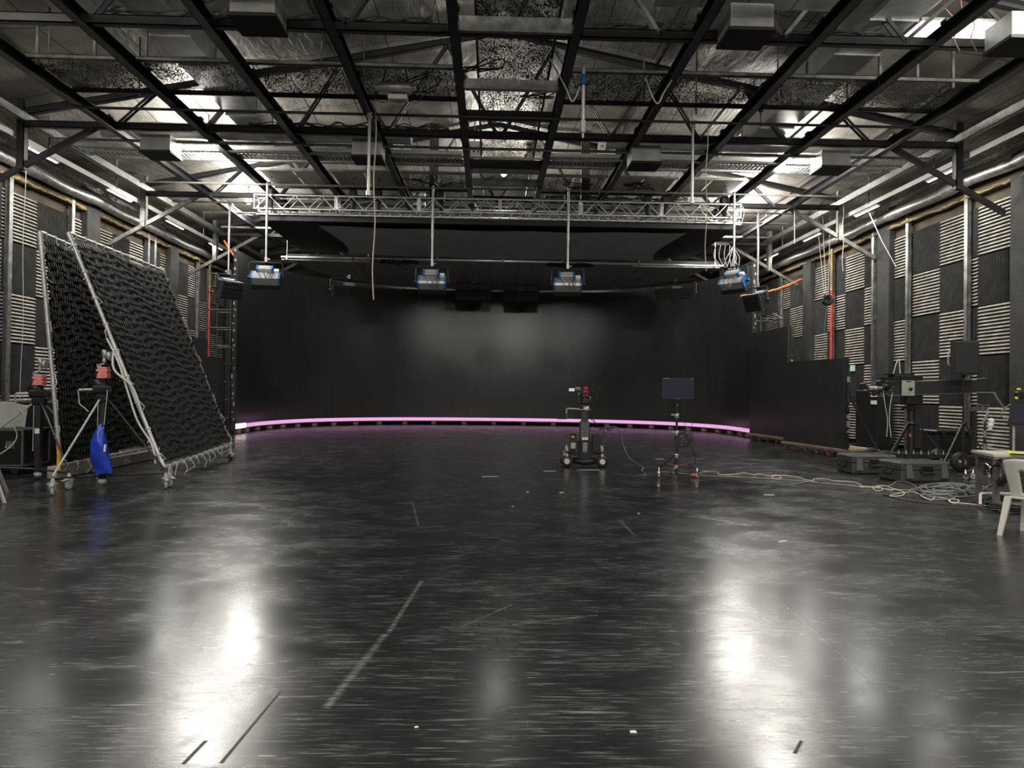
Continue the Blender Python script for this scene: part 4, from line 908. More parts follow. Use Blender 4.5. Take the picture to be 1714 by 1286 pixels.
def crank_stand(label, c, feet, h, collar_z, group='wind-up tripod stands'):
    t = thing('windup_stand', label, 'tripod stand', (c[0], c[1], 0), 0, group); O = (c[0], c[1], 0); x, y = c
    f = MB(); f.bar((x, y, .12), (x, y, collar_z+.1), .085, .085, (0, 1, 0)); f.build('lower_column', STEEL, t, O)
    f = MB(); f.bar((x, y, collar_z), (x, y, h-.28), .06, .06, (0, 1, 0)); f.build('upper_column', BLK, t, O)
    f = MB(); f.lathe((x, y, .05), (0, 0, 1), [(0, .03), (0, .06), (.05, .065), (.07, .04)], 12); f.build('column_foot', GREYRUB, t, O)
    f = MB(); f.box((x, y, collar_z), (.30, .16, .12), bev=.025); f.lathe((x-.09, y-.05, collar_z+.08), (0, 1, 0), [(0, .001), (0, .08), (.12, .08), (.12, .001)], 14); f.box((x, y, collar_z-.13), (.20, .14, .12), bev=.02); f.build('winch_gearbox', BLK, t, O)
    f = MB(); f.tube((x-.12, y-.1, collar_z+.0), (x-.3, y-.12, collar_z-.01), .02, 8); f.path([(x-.3, y-.12, collar_z), (x-.32, y-.12, collar_z-.02), (x-.3, y-.12, collar_z-.22), (x-.16, y-.12, collar_z-.34)], .011, 6); f.build('crank_handle', TUBE, t, O)
    f = MB(); r = random.Random(3)
    for k in range(5): f.box((x+r.uniform(-.008, .008), y, h-.36+.035*k-.07), (.15+r.uniform(-.02, .03), .13, .036), bev=.008)
    f.build('pink_tape_wrap', PINK, t, O)
    f = MB(); f.lathe((x, y, h-.2), (0, 0, 1), [(0, .03), (.03, .035), (.06, .025), (.12, .03), (.18, .04), (.2, .02)], 12); f.lathe((x, y-.02, h-.1), (1, 0, 0), [(0, .02), (.05, .05), (.09, .075), (.12, .07), (.12, .01)], 14); f.build('grip_head', SILV, t, O)
    f = MB(); f.box((x-.06, y-.03, h-.25), (.07, .02, .05)); f.tube((x, y, h-.22), (x-.1, y-.03, h-.24), .01, 6); f.build('tee_handle', SILV, t, O)
    f = MB(); f.box((x, y-.047, collar_z-.62), (.075, .006, .085)); f.build('label_patch', PAPER, t, O)
    f = MB(); f.tube((x-.05, y-.06, collar_z-.2), (x-.055, y-.06, collar_z-.95), .008, 5); f.build('lock_rod', TUBE, t, O)
    low = .24
    for k, (fx, fy) in enumerate(feet):
        d = Vector((fx-x, fy-y, 0)).normalized(); top = Vector((x, y, collar_z-.16))+d*.09; bot = Vector((fx, fy, .27))
        f = MB(); f.tube(top, bot, .016, 8); f.build('leg', TUBE if k != 1 else STEEL, t, O)
        f = MB(); f.tube(Vector((x, y, .17))+d*.04, bot+Vector((0, 0, -.03)), .015, 8); f.build('lower_brace', STEEL, t, O)
        caster(t, (fx, fy, 0), .075, math.atan2(d.y, d.x)+(-.9 if k == 1 else .6), O)
    return t
crank_stand('black wind-up tripod with pink tape and a blue bag hung on it', (-5.98, 11.2), ((-6.16, 10.25), (-4.92, 11.0), (-6.42, 11.95)), 2.12, 1.50)
crank_stand('black wind-up tripod with pink tape at far left, holding the farther net frame', (-7.45, 12.0), ((-8.62, 11.7), (-6.28, 10.85), (-7.2, 13.2)), 2.0, 1.42)
# blue sand bag
t = thing('sand_bag', 'blue tarpaulin weight bag hanging by a strap from the nearer tripod stand', 'weight bag', (-5.86, 11.0, .28)); O = (-5.86, 11.0, .28)
def bagF(u, v):
    a = 2*math.pi*u; s = 1-v                                   # s: 0 at the tied top, 1 at the bottom hem
    xl = -.006-.13*min(1, s/.3)**.7+.075*max(0, s-.72)/.28; xr = .012+.165*s
    x = (xl+xr)/2+(xr-xl)/2*math.copysign(abs(math.cos(a))**.75, math.cos(a)); dp = .10*min(1, s*3)*(1-.75*max(0, s-.6)/.4)+.006
    y = dp*math.copysign(abs(math.sin(a))**.9, math.sin(a))
    return Vector((-5.90+x+.004*math.sin(9*v+2*a), 11.0+y+.006*math.sin(12*v+3*a), .22+.76*v+.05*(1-v)*(x*2)))
f = MB(); f.grid(bagF, 40, 26); f.prism([bagF(k/24, 0) for k in range(24)], (0, 0, .004)); f.build('bag', BLUE, t, O)
f = MB(); f.box((-5.79, 10.905, .62), (.03, .01, .11), Matrix.Rotation(.1, 3, 'Y')); f.build('bag_label', PAPER, t, O)
f = MB(); f.tube((-5.86, 11.0, .96), (-5.87, 11.1, 1.5), .007, 5); f.build('hanging_strap', GREYSH, t, O)
# flight case and grey board at left
t = thing('flight_case', 'black flight case with silver edges on casters at the far left', 'flight case', (-8.75, 12.9, 0)); O = (-8.75, 12.9, 0)
f = MB(); f.box((-8.75, 12.9, .47), (1.4, .75, .62)); f.build('case_body', BLK, t, O)
f = MB()
for z in (.165, .775): 
    for y in (12.53, 13.27): f.bar((-9.45, y, z), (-8.05, y, z), .03, .03)
    for x in (-9.45, -8.05): f.bar((x, 12.53, z), (x, 13.27, z), .03, .03)
for x in (-9.45, -8.05):
    for y in (12.53, 13.27): f.bar((x, y, .165), (x, y, .775), .03, .03)
f.build('edge_trim', GALVD, t, O)
for x in (-8.95, -8.25):
    f = MB(); f.box((x, 12.515, .52), (.15, .01, .13)); f.build('catch_plate', GALVD, t, O)
    f = MB(); f.path([(x-.05, 12.5, .54), (x-.05, 12.47, .47), (x+.05, 12.47, .47), (x+.05, 12.5, .54)], .008, 5); f.build('handle', CHROME, t, O)
for x in (-9.3, -8.25): 
    for y in (12.65, 13.15): caster(t, (x, y, 0), .06, .3, O, RUBBER, BLK)
t = thing('grey_board', 'pale grey curled plastic sheet standing on the flight case at far left', 'plastic sheet', (-8.55, 12.8, .78)); O = (-8.55, 12.8, .78)
def bF(u, v):
    x = -8.98+.1*(1-v)*0+u*.78+(.13*(1-v)*(1-u)); return Vector((x-.02*v*(1-u)*5*.0, 12.75+.10*math.sin(u*2.6)+.08*v, .795+.46*v-.05*u*u*v+.012*math.sin(u*9+v*3)))
f = MB(); f.grid(bF, 20, 14); o = f.build('sheet', GREYSH, t, O); md = o.modifiers.new('thickness', 'SOLIDIFY'); md.thickness = .012
for i, (x, y, z, sx_, sz, lab) in enumerate(((-8.85, 14.3, .62, 1.5, 1.24, 'large black box with small latches standing behind the flight case'), (-7.95, 14.4, .32, .8, .64, 'low black equipment case between the flight case and the far net frame'))):
    t = thing('equipment_case', lab, 'equipment case', (x, y, 0)); O = (x, y, 0)
    f = MB(); f.box((x, y, z), (sx_, .7, sz), bev=.02); f.build('case_body', BLK, t, O)
    for q in range(4): f = MB(); f.box((x-sx_*.38+sx_*.25*q, y-.355, 2*z-.1), (.05, .015, .07)); f.build('latch', STEELG, t, O)
    f = MB(); f.bar((x-sx_/2, y-.35, 2*z-.01), (x+sx_/2, y-.35, 2*z-.01), .02, .02); f.build('edge_trim', GALVD, t, O)
# folding easel leg at far left
t = thing('folding_easel', 'wooden and grey folding stand leg reaching in at the left edge of the view', 'folding stand', (-6.35, 9.5, 0)); O = (-6.35, 9.5, 0)
a = Vector((-6.32, 9.5, .0)); b_ = Vector((-6.95, 9.75, 1.3)); f = MB(); f.bar(a, a.lerp(b_, .42), .03, .035); f.build('lower_leg', TUBE, t, O)
f = MB(); f.bar(a.lerp(b_, .38), b_, .05, .03); f.build('upper_leg', mat('orange_wood', (.48, .24, .07), .5, 0, .2, 6), t, O)
a2 = Vector((-7.6, 9.4, 0)); f = MB(); f.bar(a2, b_, .03, .04); f.bar(Vector((-6.95, 10.5, 0)), b_, .03, .04); f.build('rear_leg', TUBE, t, O)
f = MB(); f.path(smooth_path([(-7.95, 12.1, .9), (-7.9, 12.15, .7), (-8.0, 12.1, .5), (-8.3, 12, .25), (-8.4, 12, .02), (-8.7, 11.9, .01)], 5), .009, 5); tag(f.build('loose_cable', WCAB, org=(-8, 12, .4)), 'white cable drooping in front of the flight case', 'cable')
p = atz(95, 797); f = MB(); f.path(smooth_path([p+Vector((-.15, 0, .012)), p+Vector((-.05, .05, .03)), p+Vector((.05, -.02, .012)), p+Vector((.12, .06, .03)), p+Vector((.04, .1, .012)), p+Vector((.3, .15, .012))], 5), .012, 5); tag(f.build('floor_cable', mat('teal_cable', (.1, .25, .3), .5), org=p), 'small bluish cable loop on the floor under the far tripod stand', 'cable')
# ================================================================ CENTRE: CAMERA ROBOT AND MONITOR
RX, RY = 1.98, 14.75
t = thing('camera_dolly', 'black robotic camera dolly with red-backed camera and white-hubbed wheels', 'camera dolly', (RX, RY, 0), -.06)
f = MB(); f.lathe((0, 0, .07), (0, 0, 1), [(0, .0), (0, .24), (.03, .27), (.10, .27), (.12, .0)], 24); f.build('round_skirt', BLK, t)
f = MB(); f.box((0, -.05, .30), (.26, .26, .46), bev=.01); f.box((0, -.16, .30), (.18, .1, .5), bev=.01); f.build('base_tower', BLK, t)
f = MB()
for sx_ in (-1, 1): f.bar((sx_*.1, .05, .26), (sx_*.36, .05, .26), .34, .05); f.box((sx_*.30, 0, .32), (.20, .42, .03), bev=.008)
f.build('cross_arm', STEEL, t)
for sx_ in (-1, 1):
    for y, r in ((-.13, .125), (.20, .115)):
        f = MB(); x = sx_*.36; c = Vector((x+sx_*.03*(y > 0), y, r)); ax = Vector((math.sin(.15*sx_), -math.cos(.15*sx_), 0))
        f.lathe(c-ax*.045, ax, [(0, r*.55), (.0, r*.8), (.02, r*.97), (.045, r), (.07, r*.97), (.09, r*.8), (.09, r*.55)], 24); w_ = f.build('wheel', RUBBER, t)
        f = MB(); f.lathe(c-ax*.035, ax, [(0, .0), (0, r*.46), (.01, r*.48), (.07, r*.48), (.082, r*.42), (.06, r*.36), (.06, r*.16), (.085, r*.14), (.085, 0)], 18); f.build('wheel_hub', WHITEP, w_)
        f = MB(); f.cone(c+Vector((0, 0, .1)), c+Vector((0, 0, .22)), .05, .03); f.lathe((x, y, .33), (0, 0, 1), [(0, .03), (.06, .03), (.07, .015), (.12, .012)], 10); f.build('steering_post', GALVD, t)
f = MB(); f.box((0, .0, .74), (.20, .18, .42), bev=.01); f.build('outer_column', STEEL, t)
f = MB()
for x in (-.06, -.02, .02, .06): f.box((x, -.095, .74), (.012, .012, .42))
for x in (-.05, .05):
    for z in (.66, .74): f.lathe((x, -.092, z), (0, -1, 0), [(0, .012), (.006, .010), (.008, .001)], 8)
f.build('column_bolts', GALVD, t)
f = MB(); f.box((0, 0, 1.0), (.14, .13, .36), bev=.01); f.build('inner_column', STEEL, t)
f = MB(); f.tube((.05, -.08, .9), (.05, -.08, 1.18), .014); f.build('guide_rod', CHROME, t)
f = MB(); f.box((-.24, -.08, .52), (.13, .16, .34), bev=.01); f.build('battery_box', BLK, t); f = MB(); f.box((.24, -.05, .50), (.17, .2, .34), bev=.01); f.build('battery_box', BLK, t)
for p, s_, m in (((-.24, -.165, .45), (.10, .006, .12), GREYSH), ((-.25, -.165, .63), (.05, .006, .03), YEL), ((0, -.215, .60), (.12, .006, .05), PAPER), ((0, -.215, .42), (.09, .008, .2), GALVD)):
    f = MB(); f.box(p, s_); f.build('label_patch' if m is not GALVD else 'control_panel', m, t)
f = MB(); f.box((0, 0, 1.19), (.24, .2, .03), bev=.006); f.build('head_plate', GALVD, t)
f = MB(); f.lathe((.02, 0, 1.20), (0, 0, 1), [(0, .07), (.05, .07), (.06, .05), (.12, .05)], 16); f.build('level_bowl', TUBE, t)
f = MB(); f.box((-.02, .02, 1.27), (.17, .14, .10), bev=.02); f.box((.02, 0, 1.38), (.18, .2, .14), bev=.02); f.box((-.11, 0, 1.42), (.05, .12, .2), bev=.01); f.build('pan_tilt_head', BLK, t)
f = MB(); f.box((.0, .0, 1.52), (.16, .32, .16), bev=.015); f.build('camera_body', BLK, t)
f = MB(); f.box((.0, .03, 1.63), (.09, .16, .07), bev=.01); f.bar((0, -.1, 1.66), (0, .12, 1.70), .03, .03); f.build('top_handle', BLK, t)
f = MB(); f.box((.0, -.175, 1.60), (.085, .05, .13), bev=.01); f.build('red_camera_back', mat('crimson_housing', (.50, .012, .02), .4), t)
f = MB(); f.lathe((.0, -.2, 1.60), (0, -1, 0), [(0, .025), (.006, .02), (.006, 0)], 12); f.build('fan_port', BLKM, t)
f = MB(); f.lathe((.0, .16, 1.52), (0, 1, 0), [(0, .05), (.12, .055), (.16, .06), (.16, .0)], 16); f.build('lens', BLK, t)
f = MB(); f.box((-.28, -.08, 1.60), (.13, .03, .075), bev=.006); f.build('side_monitor', BLK, t)
f = MB(); f.box((-.28, -.098, 1.60), (.115, .006, .06)); f.build('lit_display', mat('pale_lit_display', (.5, .5, .52), .3, emit=(.55, .56, .6), es=.25), t)
f = MB(); f.bar((-.2, -.05, 1.6), (-.08, 0, 1.6), .03, .02); f.box((-.15, -.03, 1.64), (.10, .08, .03)); f.build('monitor_arm', GALVD, t)
f = MB(); f.tube((.15, .0, 1.42), (.15, .0, 1.64), .018); f.tube((.15, 0, 1.62), (.155, 0, 1.75), .022); f.build('antenna', BLK, t)
f = MB(); f.box((-.13, -.05, 1.52), (.03, .03, .05)); f.box((.10, -.1, 1.44), (.03, .02, .06)); f.build('green_plugs', GREEN, t)
f = MB(); f.box((-.02, -.18, 1.42), (.035, .02, .02)); f.build('record_lamp', RED, t)
f = MB()
f.path(smooth_path([(.12, -.05, 1.58), (.22, -.06, 1.56), (.26, -.05, 1.46), (.2, -.05, 1.36), (.16, -.04, 1.2), (.17, -.04, 1.02), (.22, -.02, .9), (.25, 0, .8)], 6), .009, 5)
f.path(smooth_path([(.05, -.1, 1.5), (.1, -.16, 1.4), (.13, -.12, 1.2), (.12, -.1, 1.0), (.2, -.08, .95)], 6), .007, 5)
f.build('cables', CABLE, t)
f = MB(); f.path([(-.1, 0, 1.2), (-.36, 0, 1.21), (-.38, 0, 1.19), (-.38, 0, 1.02)], .016, 6); f.lathe((-.38, 0, 1.2), (0, -1, 0), [(-.03, .025), (.03, .025)], 8); f.build('side_bracket', TUBE, t)
f = MB(); f.lathe((-.45, 0, 1.09), (0, 0, 1), [(0, .01), (0, .15), (.012, .155), (.016, .01)], 20); f.box((-.48, 0, 1.01), (.2, .12, .05), bev=.01); f.build('operator_tray', BLK, t)
f = MB(); f.tube((.39, -.05, .34), (.39, -.05, .78), .018, 10); f.build('chrome_post', CHROME, t)
f = MB(); f.bar((.3, -.05, .80), (.6, -.05, .82), .05, .025); f.box((.5, -.05, .775), (.1, .07, .03)); f.build('post_arm', BLK, t)
# cable from dolly to monitor stand
PX, PY = 3.49, 13.15
f = MB(); f.path(smooth_path([(RX+.28, RY-.05, .72), (RX+.36, RY-.05, .80), (RX+.62, RY-.06, .84), (RX+.74, RY-.1, .72), (RX+.78, RY-.15, .5), (RX+.88, RY-.3, .22), (RX+1.1, RY-.6, .06), (2.9+.1, 13.9, .02), (2.95, 13.3, .015), (2.85, 13.15, .015)], 7), .014, 6)
tag(f.build('loose_cable', CABLEM, org=(RX+.6, RY, 0)), 'grey cable arching from the camera dolly down to the floor by the monitor stand', 'cable')
t = thing('monitor_stand', 'black rolling tripod stand carrying the wide dark monitor', 'monitor stand', (PX, PY, 0))
f = MB(); f.tube((0, 0, .12), (0, 0, .82), .028, 10); f.build('lower_tube', STEEL, t)
f = MB(); f.tube((0, 0, .8), (0, 0, 1.42), .022, 10); f.build('upper_tube', BLK, t)
for z in (.80, 1.12): f = MB(); f.lathe((0, 0, z-.04), (0, 0, 1), [(0, .03), (.0, .037), (.1, .037), (.1, .025)], 12); f.tube((0, 0, z), (-.07, 0, z+.03), .012); f.box((-.08, 0, z+.035), (.05, .015, .03)); f.build('clamp_collar', SILV, t)
f = MB(); f.lathe((0, 0, .14), (0, 0, 1), [(0, .02), (.02, .035), (.06, .035), (.08, .025), (.20, .025), (.22, .04), (.28, .04), (.29, .03)], 12); f.build('leg_hub', SILV, t)
f = MB(); f.box((0, -.03, 1.33), (.02, .012, .03)); f.build('green_marker', GREEN, t)
for a in (math.radians(200), math.radians(-20), math.radians(80)):
    d = Vector((math.cos(a), math.sin(a), 0)); f = MB(); f.bar(Vector((0, 0, .40))+d*.04, Vector((0, 0, .15))+d*.40, .035, .03); f.build('leg', STEEL, t)
    f = MB(); f.bar(Vector((0, 0, .21)), Vector((0, 0, .26))+d*.24, .018, .012); f.build('leg_brace', RED if a < math.pi*1.5 else STEEL, t)
    p = d*.38; caster(t, (p.x, p.y, 0), .05, a+1, (0, 0, 0), mat('clear_grey_wheel', (.35, .36, .37), .3), CHROME)
f = MB(); f.tube((0, 0, .03), (0, 0, .14), .02); f.build('centre_pin', BLK, t)
f = MB()
for q in range(9): f.ring((.12+random.uniform(-.03, .03), .02*random.uniform(-1, 1), .68+random.uniform(-.02, .05)), (.25+random.uniform(-.2, .2), 1, 0), .12+random.uniform(-.04, .05), .008, 18, 5)
for q in range(1): f.path(smooth_path([(.2, 0, .7), (.3, -.05, .5), (.36, 0, .3), (.3, .05, .12), (.42, 0, .02)], 6), .007, 5)
f.build('coiled_cable', CABLE, t)
f = MB(); f.box((.30, -.12, .055), (.11, .06, .045), bev=.01); f.build('orange_plug', mat('orange_plastic', (.9, .12, .03), .5), t)
t = thing('monitor', 'wide flat monitor with a dark violet screen on the rolling stand', 'monitor', (PX, PY-.05, 1.42), -.03)
f = MB(); f.box((0, 0, .22), (.60, .05, .40), bev=.008); f.build('housing', BLK, t)
f = MB(); f.box((0, -.0265, .225), (.555, .003, .335)); f.build('screen', SCREEN, t)
f = MB(); f.box((-.22, -.027, .41), (.10, .004, .008)); f.box((.26, -.027, .41), (.04, .004, .008)); f.box((0, -.027, .035), (.05, .004, .008)); f.build('bezel_marks', SILV, t)
f = MB(); f.box((0, .05, .2), (.12, .06, .12)); f.tube((0, .05, -.02), (0, .05, .2), .02); f.build('mount', BLK, t)
f = MB(); f.path(smooth_path([(.11, .02, .03), (.12, 0, -.25), (.14, 0, -.6), (.12, 0, -.9)], 5), .005, 5); f.path(smooth_path([(.25, .02, .03), (.27, 0, -.4), (.29, 0, -.9), (.24, 0, -1.2), (.22, 0, -1.4)], 5), .005, 5); f.build('dangling_leads', CABLE, t)
# ================================================================ RIGHT SIDE
def hard_case(label, p, rz, L_, W_, H_):
    t = thing('hard_case', label, 'hard case', p, rz, 'rugged black cases on the floor')
    f = MB(); f.box((0, 0, H_*.32), (L_, W_, H_*.64), bev=.03); f.build('case_body', mat('charcoal_moulded_plastic', (.06, .06, .057), .5, 0, .2, 12), t)
    f = MB(); f.box((0, 0, H_*.82), (L_*1.01, W_*1.01, H_*.34), bev=.03); f.box((0, 0, H_*.66), (L_*1.03, W_*1.03, .035), bev=.008)
    for q in range(5): f.box((-L_*.36+L_*.18*q, 0, H_*1.0), (L_*.03, W_*.86, .01))
    f.build('lid', mat('charcoal_moulded_plastic', (.035, .035, .034), .5), t)
    for x in (-L_*.36, L_*.36):
        f = MB(); f.prism([(x-.05, -W_*.52, H_*.85), (x+.05, -W_*.52, H_*.85), (x+.07, -W_*.56, H_*.2), (x-.07, -W_*.56, H_*.2)], (0, .02, 0)); f.build('latch', mat('grey_latch', (.12, .12, .12), .4), t)
    f = MB(); f.box((0, -W_*.52, H_*.68), (L_*.24, .03, .09), bev=.01); f.path([(-L_*.13, -W_*.53, H_*.62), (-L_*.13, -W_*.57, H_*.42), (L_*.13, -W_*.57, H_*.42), (L_*.13, -W_*.53, H_*.62)], .016, 6); f.build('handle', BLK, t)
    f = MB(); f.path([(-L_*.52, -.1, H_*.6), (-L_*.56, -.1, H_*.4), (-L_*.56, .1, H_*.4), (-L_*.52, .1, H_*.6)], .016, 6); f.build('side_handle', BLK, t)
    return t
a = atz(1516, 798); b_ = atz(1598, 810)
hard_case('rugged black case with two front latches on the floor, nearest and rightmost of the pair', (7.87, 12.95, 0), .12, .98, .66, .37)
hard_case('rugged black case on the floor left of and behind the other one', (7.62, 14.15, 0), .05, .92, .62, .38)
t = thing('camera_crane', 'long black camera crane arm on a wheeled column before the right wall', 'camera crane', (8.35, 14.8, 0)); O = (8.35, 14.8, 0)
a, b_ = at(1442, 652, 15.2), at(1648, 646, 14.6)
f = MB(); d = (b_-a).normalized(); f.bar(a+d*.5, b_, .16, .26); f.build('arm', BLKM, t, O)
f = MB(); f.bar(a+d*.45+Vector((0, -.05, .145)), b_+Vector((0, -.05, .16)), .02, .015); f.bar(a+d*.3+Vector((0, -.05, -.15)), b_+Vector((0, -.05, -.13)), .02, .02); f.build('arm_rail', STEELG, t, O)
f = MB(); r = random.Random(5)
for q in range(16): f.box(a+d*(.05+.035*q)+Vector((0, r.uniform(-.1, .1), r.uniform(-.12, .13))), (r.uniform(.05, .12), .1, r.uniform(.05, .14)), None, .01)
f.build('remote_head', BLK, t, O)
f = MB()
for q in range(14): f.box(a+d*(.05+.04*q)+Vector((0, -.12, r.uniform(-.13, .16))), (.02, .01, r.uniform(.01, .03)))
f.build('head_screws', SILV, t, O)
c = a.lerp(b_, .36); f = MB(); f.box(c+Vector((0, -.12, 0)), (.28, .04, .34), bev=.012); f.build('counterweight_plate', GREYSH, t, O)
f = MB(); f.lathe(c+Vector((.04, -.14, -.02)), (0, -1, 0), [(0, .04), (.03, .035), (.03, 0)], 10); f.box(c+Vector((0, -.142, .14)), (.12, .006, .02)); f.build('plate_knob', BLK, t, O)
f = MB(); f.box(c+Vector((0, 0, .22)), (.62, .3, .10), bev=.01); f.box(c+Vector((-.12, 0, .29)), (.5, .26, .03)); f.box(c+Vector((-.35, 0, .20)), (.24, .24, .05)); f.build('top_gear', BLK, t, O)
f = MB(); f.path(smooth_path([c+Vector((-.28, 0, .2)), c+Vector((-.2, 0, .5)), c+Vector((-.12, .02, .6)), c+Vector((-.1, 0, .2))], 5), .012, 5)
for q in range(2): f.path(smooth_path([c+Vector((-.5+.2*q, -.05, -.1)), c+Vector((-.45+.1*q, -.05, -.4)), c+Vector((-.4+.04*q, -.05, -.7)), c+Vector((-.42+.1*q, -.05, -1.05))], 5), .008, 5)
f.build('cables', WCAB, t, O)
cx, cy = c.x+.18, c.y+.05
f = MB(); f.box((cx, cy, c.z-.25), (.34, .3, .22), bev=.02); f.box((cx, cy, c.z-.42), (.3, .26, .06)); f.build('pivot_head', BLK, t, O)
f = MB(); f.tube((cx, cy, .3), (cx, cy, c.z-.3), .075, 14); f.build('column', BLK, t, O)
f = MB(); f.lathe((cx, cy, .95), (0, 0, 1), [(0, .08), (0, .12), (.05, .12), (.05, .08)], 14); f.box((cx-.1, cy-.1, .66), (.02, .02, .06)); f.build('collar', STEEL, t, O)
f = MB(); f.box((cx-.1, cy-.12, .72), (.03, .02, .06)); f.build('red_tag', ORANGE, t, O)
for a_ in (math.radians(200), math.radians(-20), math.radians(90)):
    dd_ = Vector((math.cos(a_), math.sin(a_), 0)); f = MB(); f.tube(Vector((cx, cy, .98))+dd_*.1, Vector((cx, cy, .33))+dd_*.62, .02); f.build('strut', STEEL, t, O)
f = MB(); f.box((cx+.05, cy, .28), (1.5, .5, .08)); f.box((cx+.05, cy-.25, .30), (1.55, .05, .1)); f.build('chassis', STEEL, t, O)
for (x, y) in ((cx-.75, cy-.32), (cx+.72, cy-.55), (cx-.6, cy+.5), (cx+.85, cy+.4)):
    f = MB(); f.lathe((x, y+.06, .2), (0, -1, 0), [(0, .10), (0, .17), (.03, .20), (.06, .205), (.09, .20), (.12, .17), (.12, .10)], 26); ty = f.build('tyre', RUBBER, t, O)
    f = MB(); f.lathe((x, y+.05, .2), (0, -1, 0), [(0, 0), (0, .10), (.08, .11), (.10, .10), (.05, .07), (.05, .04), (.11, .03), (.11, 0)], 18); f.build('wheel_hub', GALVD, ty, O)
f = MB()
for q in range(7): x = cx-.45+.16*q; f.lathe((x, cy-.3, .32), (0, 0, 1), [(0, .02), (.03, .025), (.05, .012), (.10, .01)], 8)
f.build('chassis_fittings', GALVD, t, O)
# speaker and its stand
sp_ = at(1613, 628, 14.4)
t = thing('speaker_stand', 'black tripod speaker stand behind the hard cases', 'speaker stand', (sp_.x, sp_.y, 0))
f = MB(); f.tube((0, 0, .1), (0, 0, sp_.z-.0), .02, 8); f.tube((0, 0, .1), (0, 0, 1.2), .027, 8); f.build('pole', BLK, t)
for a_ in (math.radians(195), math.radians(-12), math.radians(80)):
    d = Vector((math.cos(a_), math.sin(a_), 0)); f = MB(); f.tube(Vector((0, 0, 1.0))+d*.03, Vector((0, 0, .03))+d*.62, .014, 6); f.build('leg', STEELG if a_ > 3 else STEEL, t)
f = MB(); f.lathe((0, 0, .96), (0, 0, 1), [(0, .03), (0, .05), (.07, .05), (.07, .03)], 10); f.build('collar', BLK, t)
t = thing('loudspeaker', 'large black loudspeaker on a pole in front of the right wall', 'loudspeaker', sp_, -.35)
f = MB(); f.prism([(-.23, -.17, 0), (.23, -.17, 0), (.23, .06, 0), (.14, .2, 0), (-.14, .2, 0), (-.23, .06, 0)], (0, 0, .70)); f.build('cabinet', BLK, t)
f = MB(); f.box((0, -.18, .35), (.44, .03, .66), bev=.012); f.build('grille', BLKM, t)
f = MB(); f.path([(-.235, .03, .20), (-.275, .03, .23), (-.275, .03, .47), (-.235, .03, .50)], .016, 6); f.build('side_handle', TUBE, t)
f = MB(); f.lathe((0, 0, 0), (0, 0, -1), [(0, .05), (.06, .035)], 10); f.build('pole_socket', BLK, t)
# trunk and cart behind
p = at(1585, 745, 16.2)
t = thing('storage_trunk', 'black lidded plastic trunk raised on a low trolley behind the speaker stand', 'trunk', (p.x, p.y, .22)); 
f = MB(); f.box((0, 0, .26), (.86, .6, .50), bev=.04); f.build('trunk_body', BLK, t)
f = MB(); f.box((0, 0, .53), (.92, .66, .07), bev=.02); f.build('lid', BLK, t)
for x in (-.3, 0, .3): f = MB(); f.box((x, -.34, .48), (.06, .03, .1)); f.build('latch', STEEL, t)
t = thing('low_trolley', 'low flat trolley under the black trunk near the right wall', 'trolley', (p.x, p.y, 0))
f = MB(); f.box((0, 0, .18), (1.3, .8, .05)); f.build('deck', STEEL, t)
for x in (-.5, .5):
    for y in (-.3, .3): caster(t, (x, y, 0), .06, .2, (0, 0, 0), RUBBER, STEEL)
# grip stands at right
for i, (px, py, h, lab, white) in enumerate(((1652, 808, 1.45, 'small rolling stand with white bulb-like fittings beside the table', True),)):
    p = atz(px-4, py-4); x, y = p.x, p.y
    t = thing('grip_stand', lab, 'grip stand', (x, y, 0))
    f = MB(); f.tube((0, 0, .1), (0, 0, 1.1), .022, 8); f.build('column', BLK, t)
    for z in (.55, .8): f = MB(); f.lathe((0, 0, z), (0, 0, 1), [(0, .03), (.02, .035), (.1, .028), (.13, .035)], 10); f.tube((0, 0, z+.06), (.1, -.02, z+.08), .01); f.build('clamp_collar', SILV, t)
    for a_ in (2.9, 4.9, .7):
        d = Vector((math.cos(a_), math.sin(a_), 0)); f = MB(); f.tube(Vector((0, 0, .33)), Vector((0, 0, .13))+d*.30, .014); f.build('leg', CHROME if a_ > 3 else STEEL, t)
        q = d*.32; caster(t, (q.x, q.y, 0), .05, a_, (0, 0, 0), mat('clear_grey_wheel', (.35, .36, .37), .3), CHROME)
    f = MB(); f.lathe((.06, -.05, .93), (.15, 0, 1), [(0, .03), (.02, .045), (.06, .03), (.08, .05), (.12, .05), (.14, .03), (.17, .055), (.22, .04), (.24, .0)], 12); f.build('white_bulbs', PAPER, t)
    f = MB(); f.bar((-.04, 0, 1.05), (.06, 0, 1.25), .03, .03); f.path([(-.28, 0, 1.42), (-.28, 0, 1.3), (.06, 0, 1.3), (.08, 0, 1.4), (-.28, 0, 1.42)], .012, 6)
    for q in range(5): f.box((-.22+.06*q, 0, 1.35), (.03, .05, .05+.02*(q % 2)))
    f.build('clamp_head', GALVD, t)
p = atz(1629, 803); t = thing('stand_caster', 'silver stand caster on the floor right of the hard cases', 'bracket', (p.x, p.y, 0))  # caster of a hidden stand; the stand itself is left out
caster(t, (0, 0, 0), .055, 2.5, (0, 0, 0), GREYRUB, CHROME)
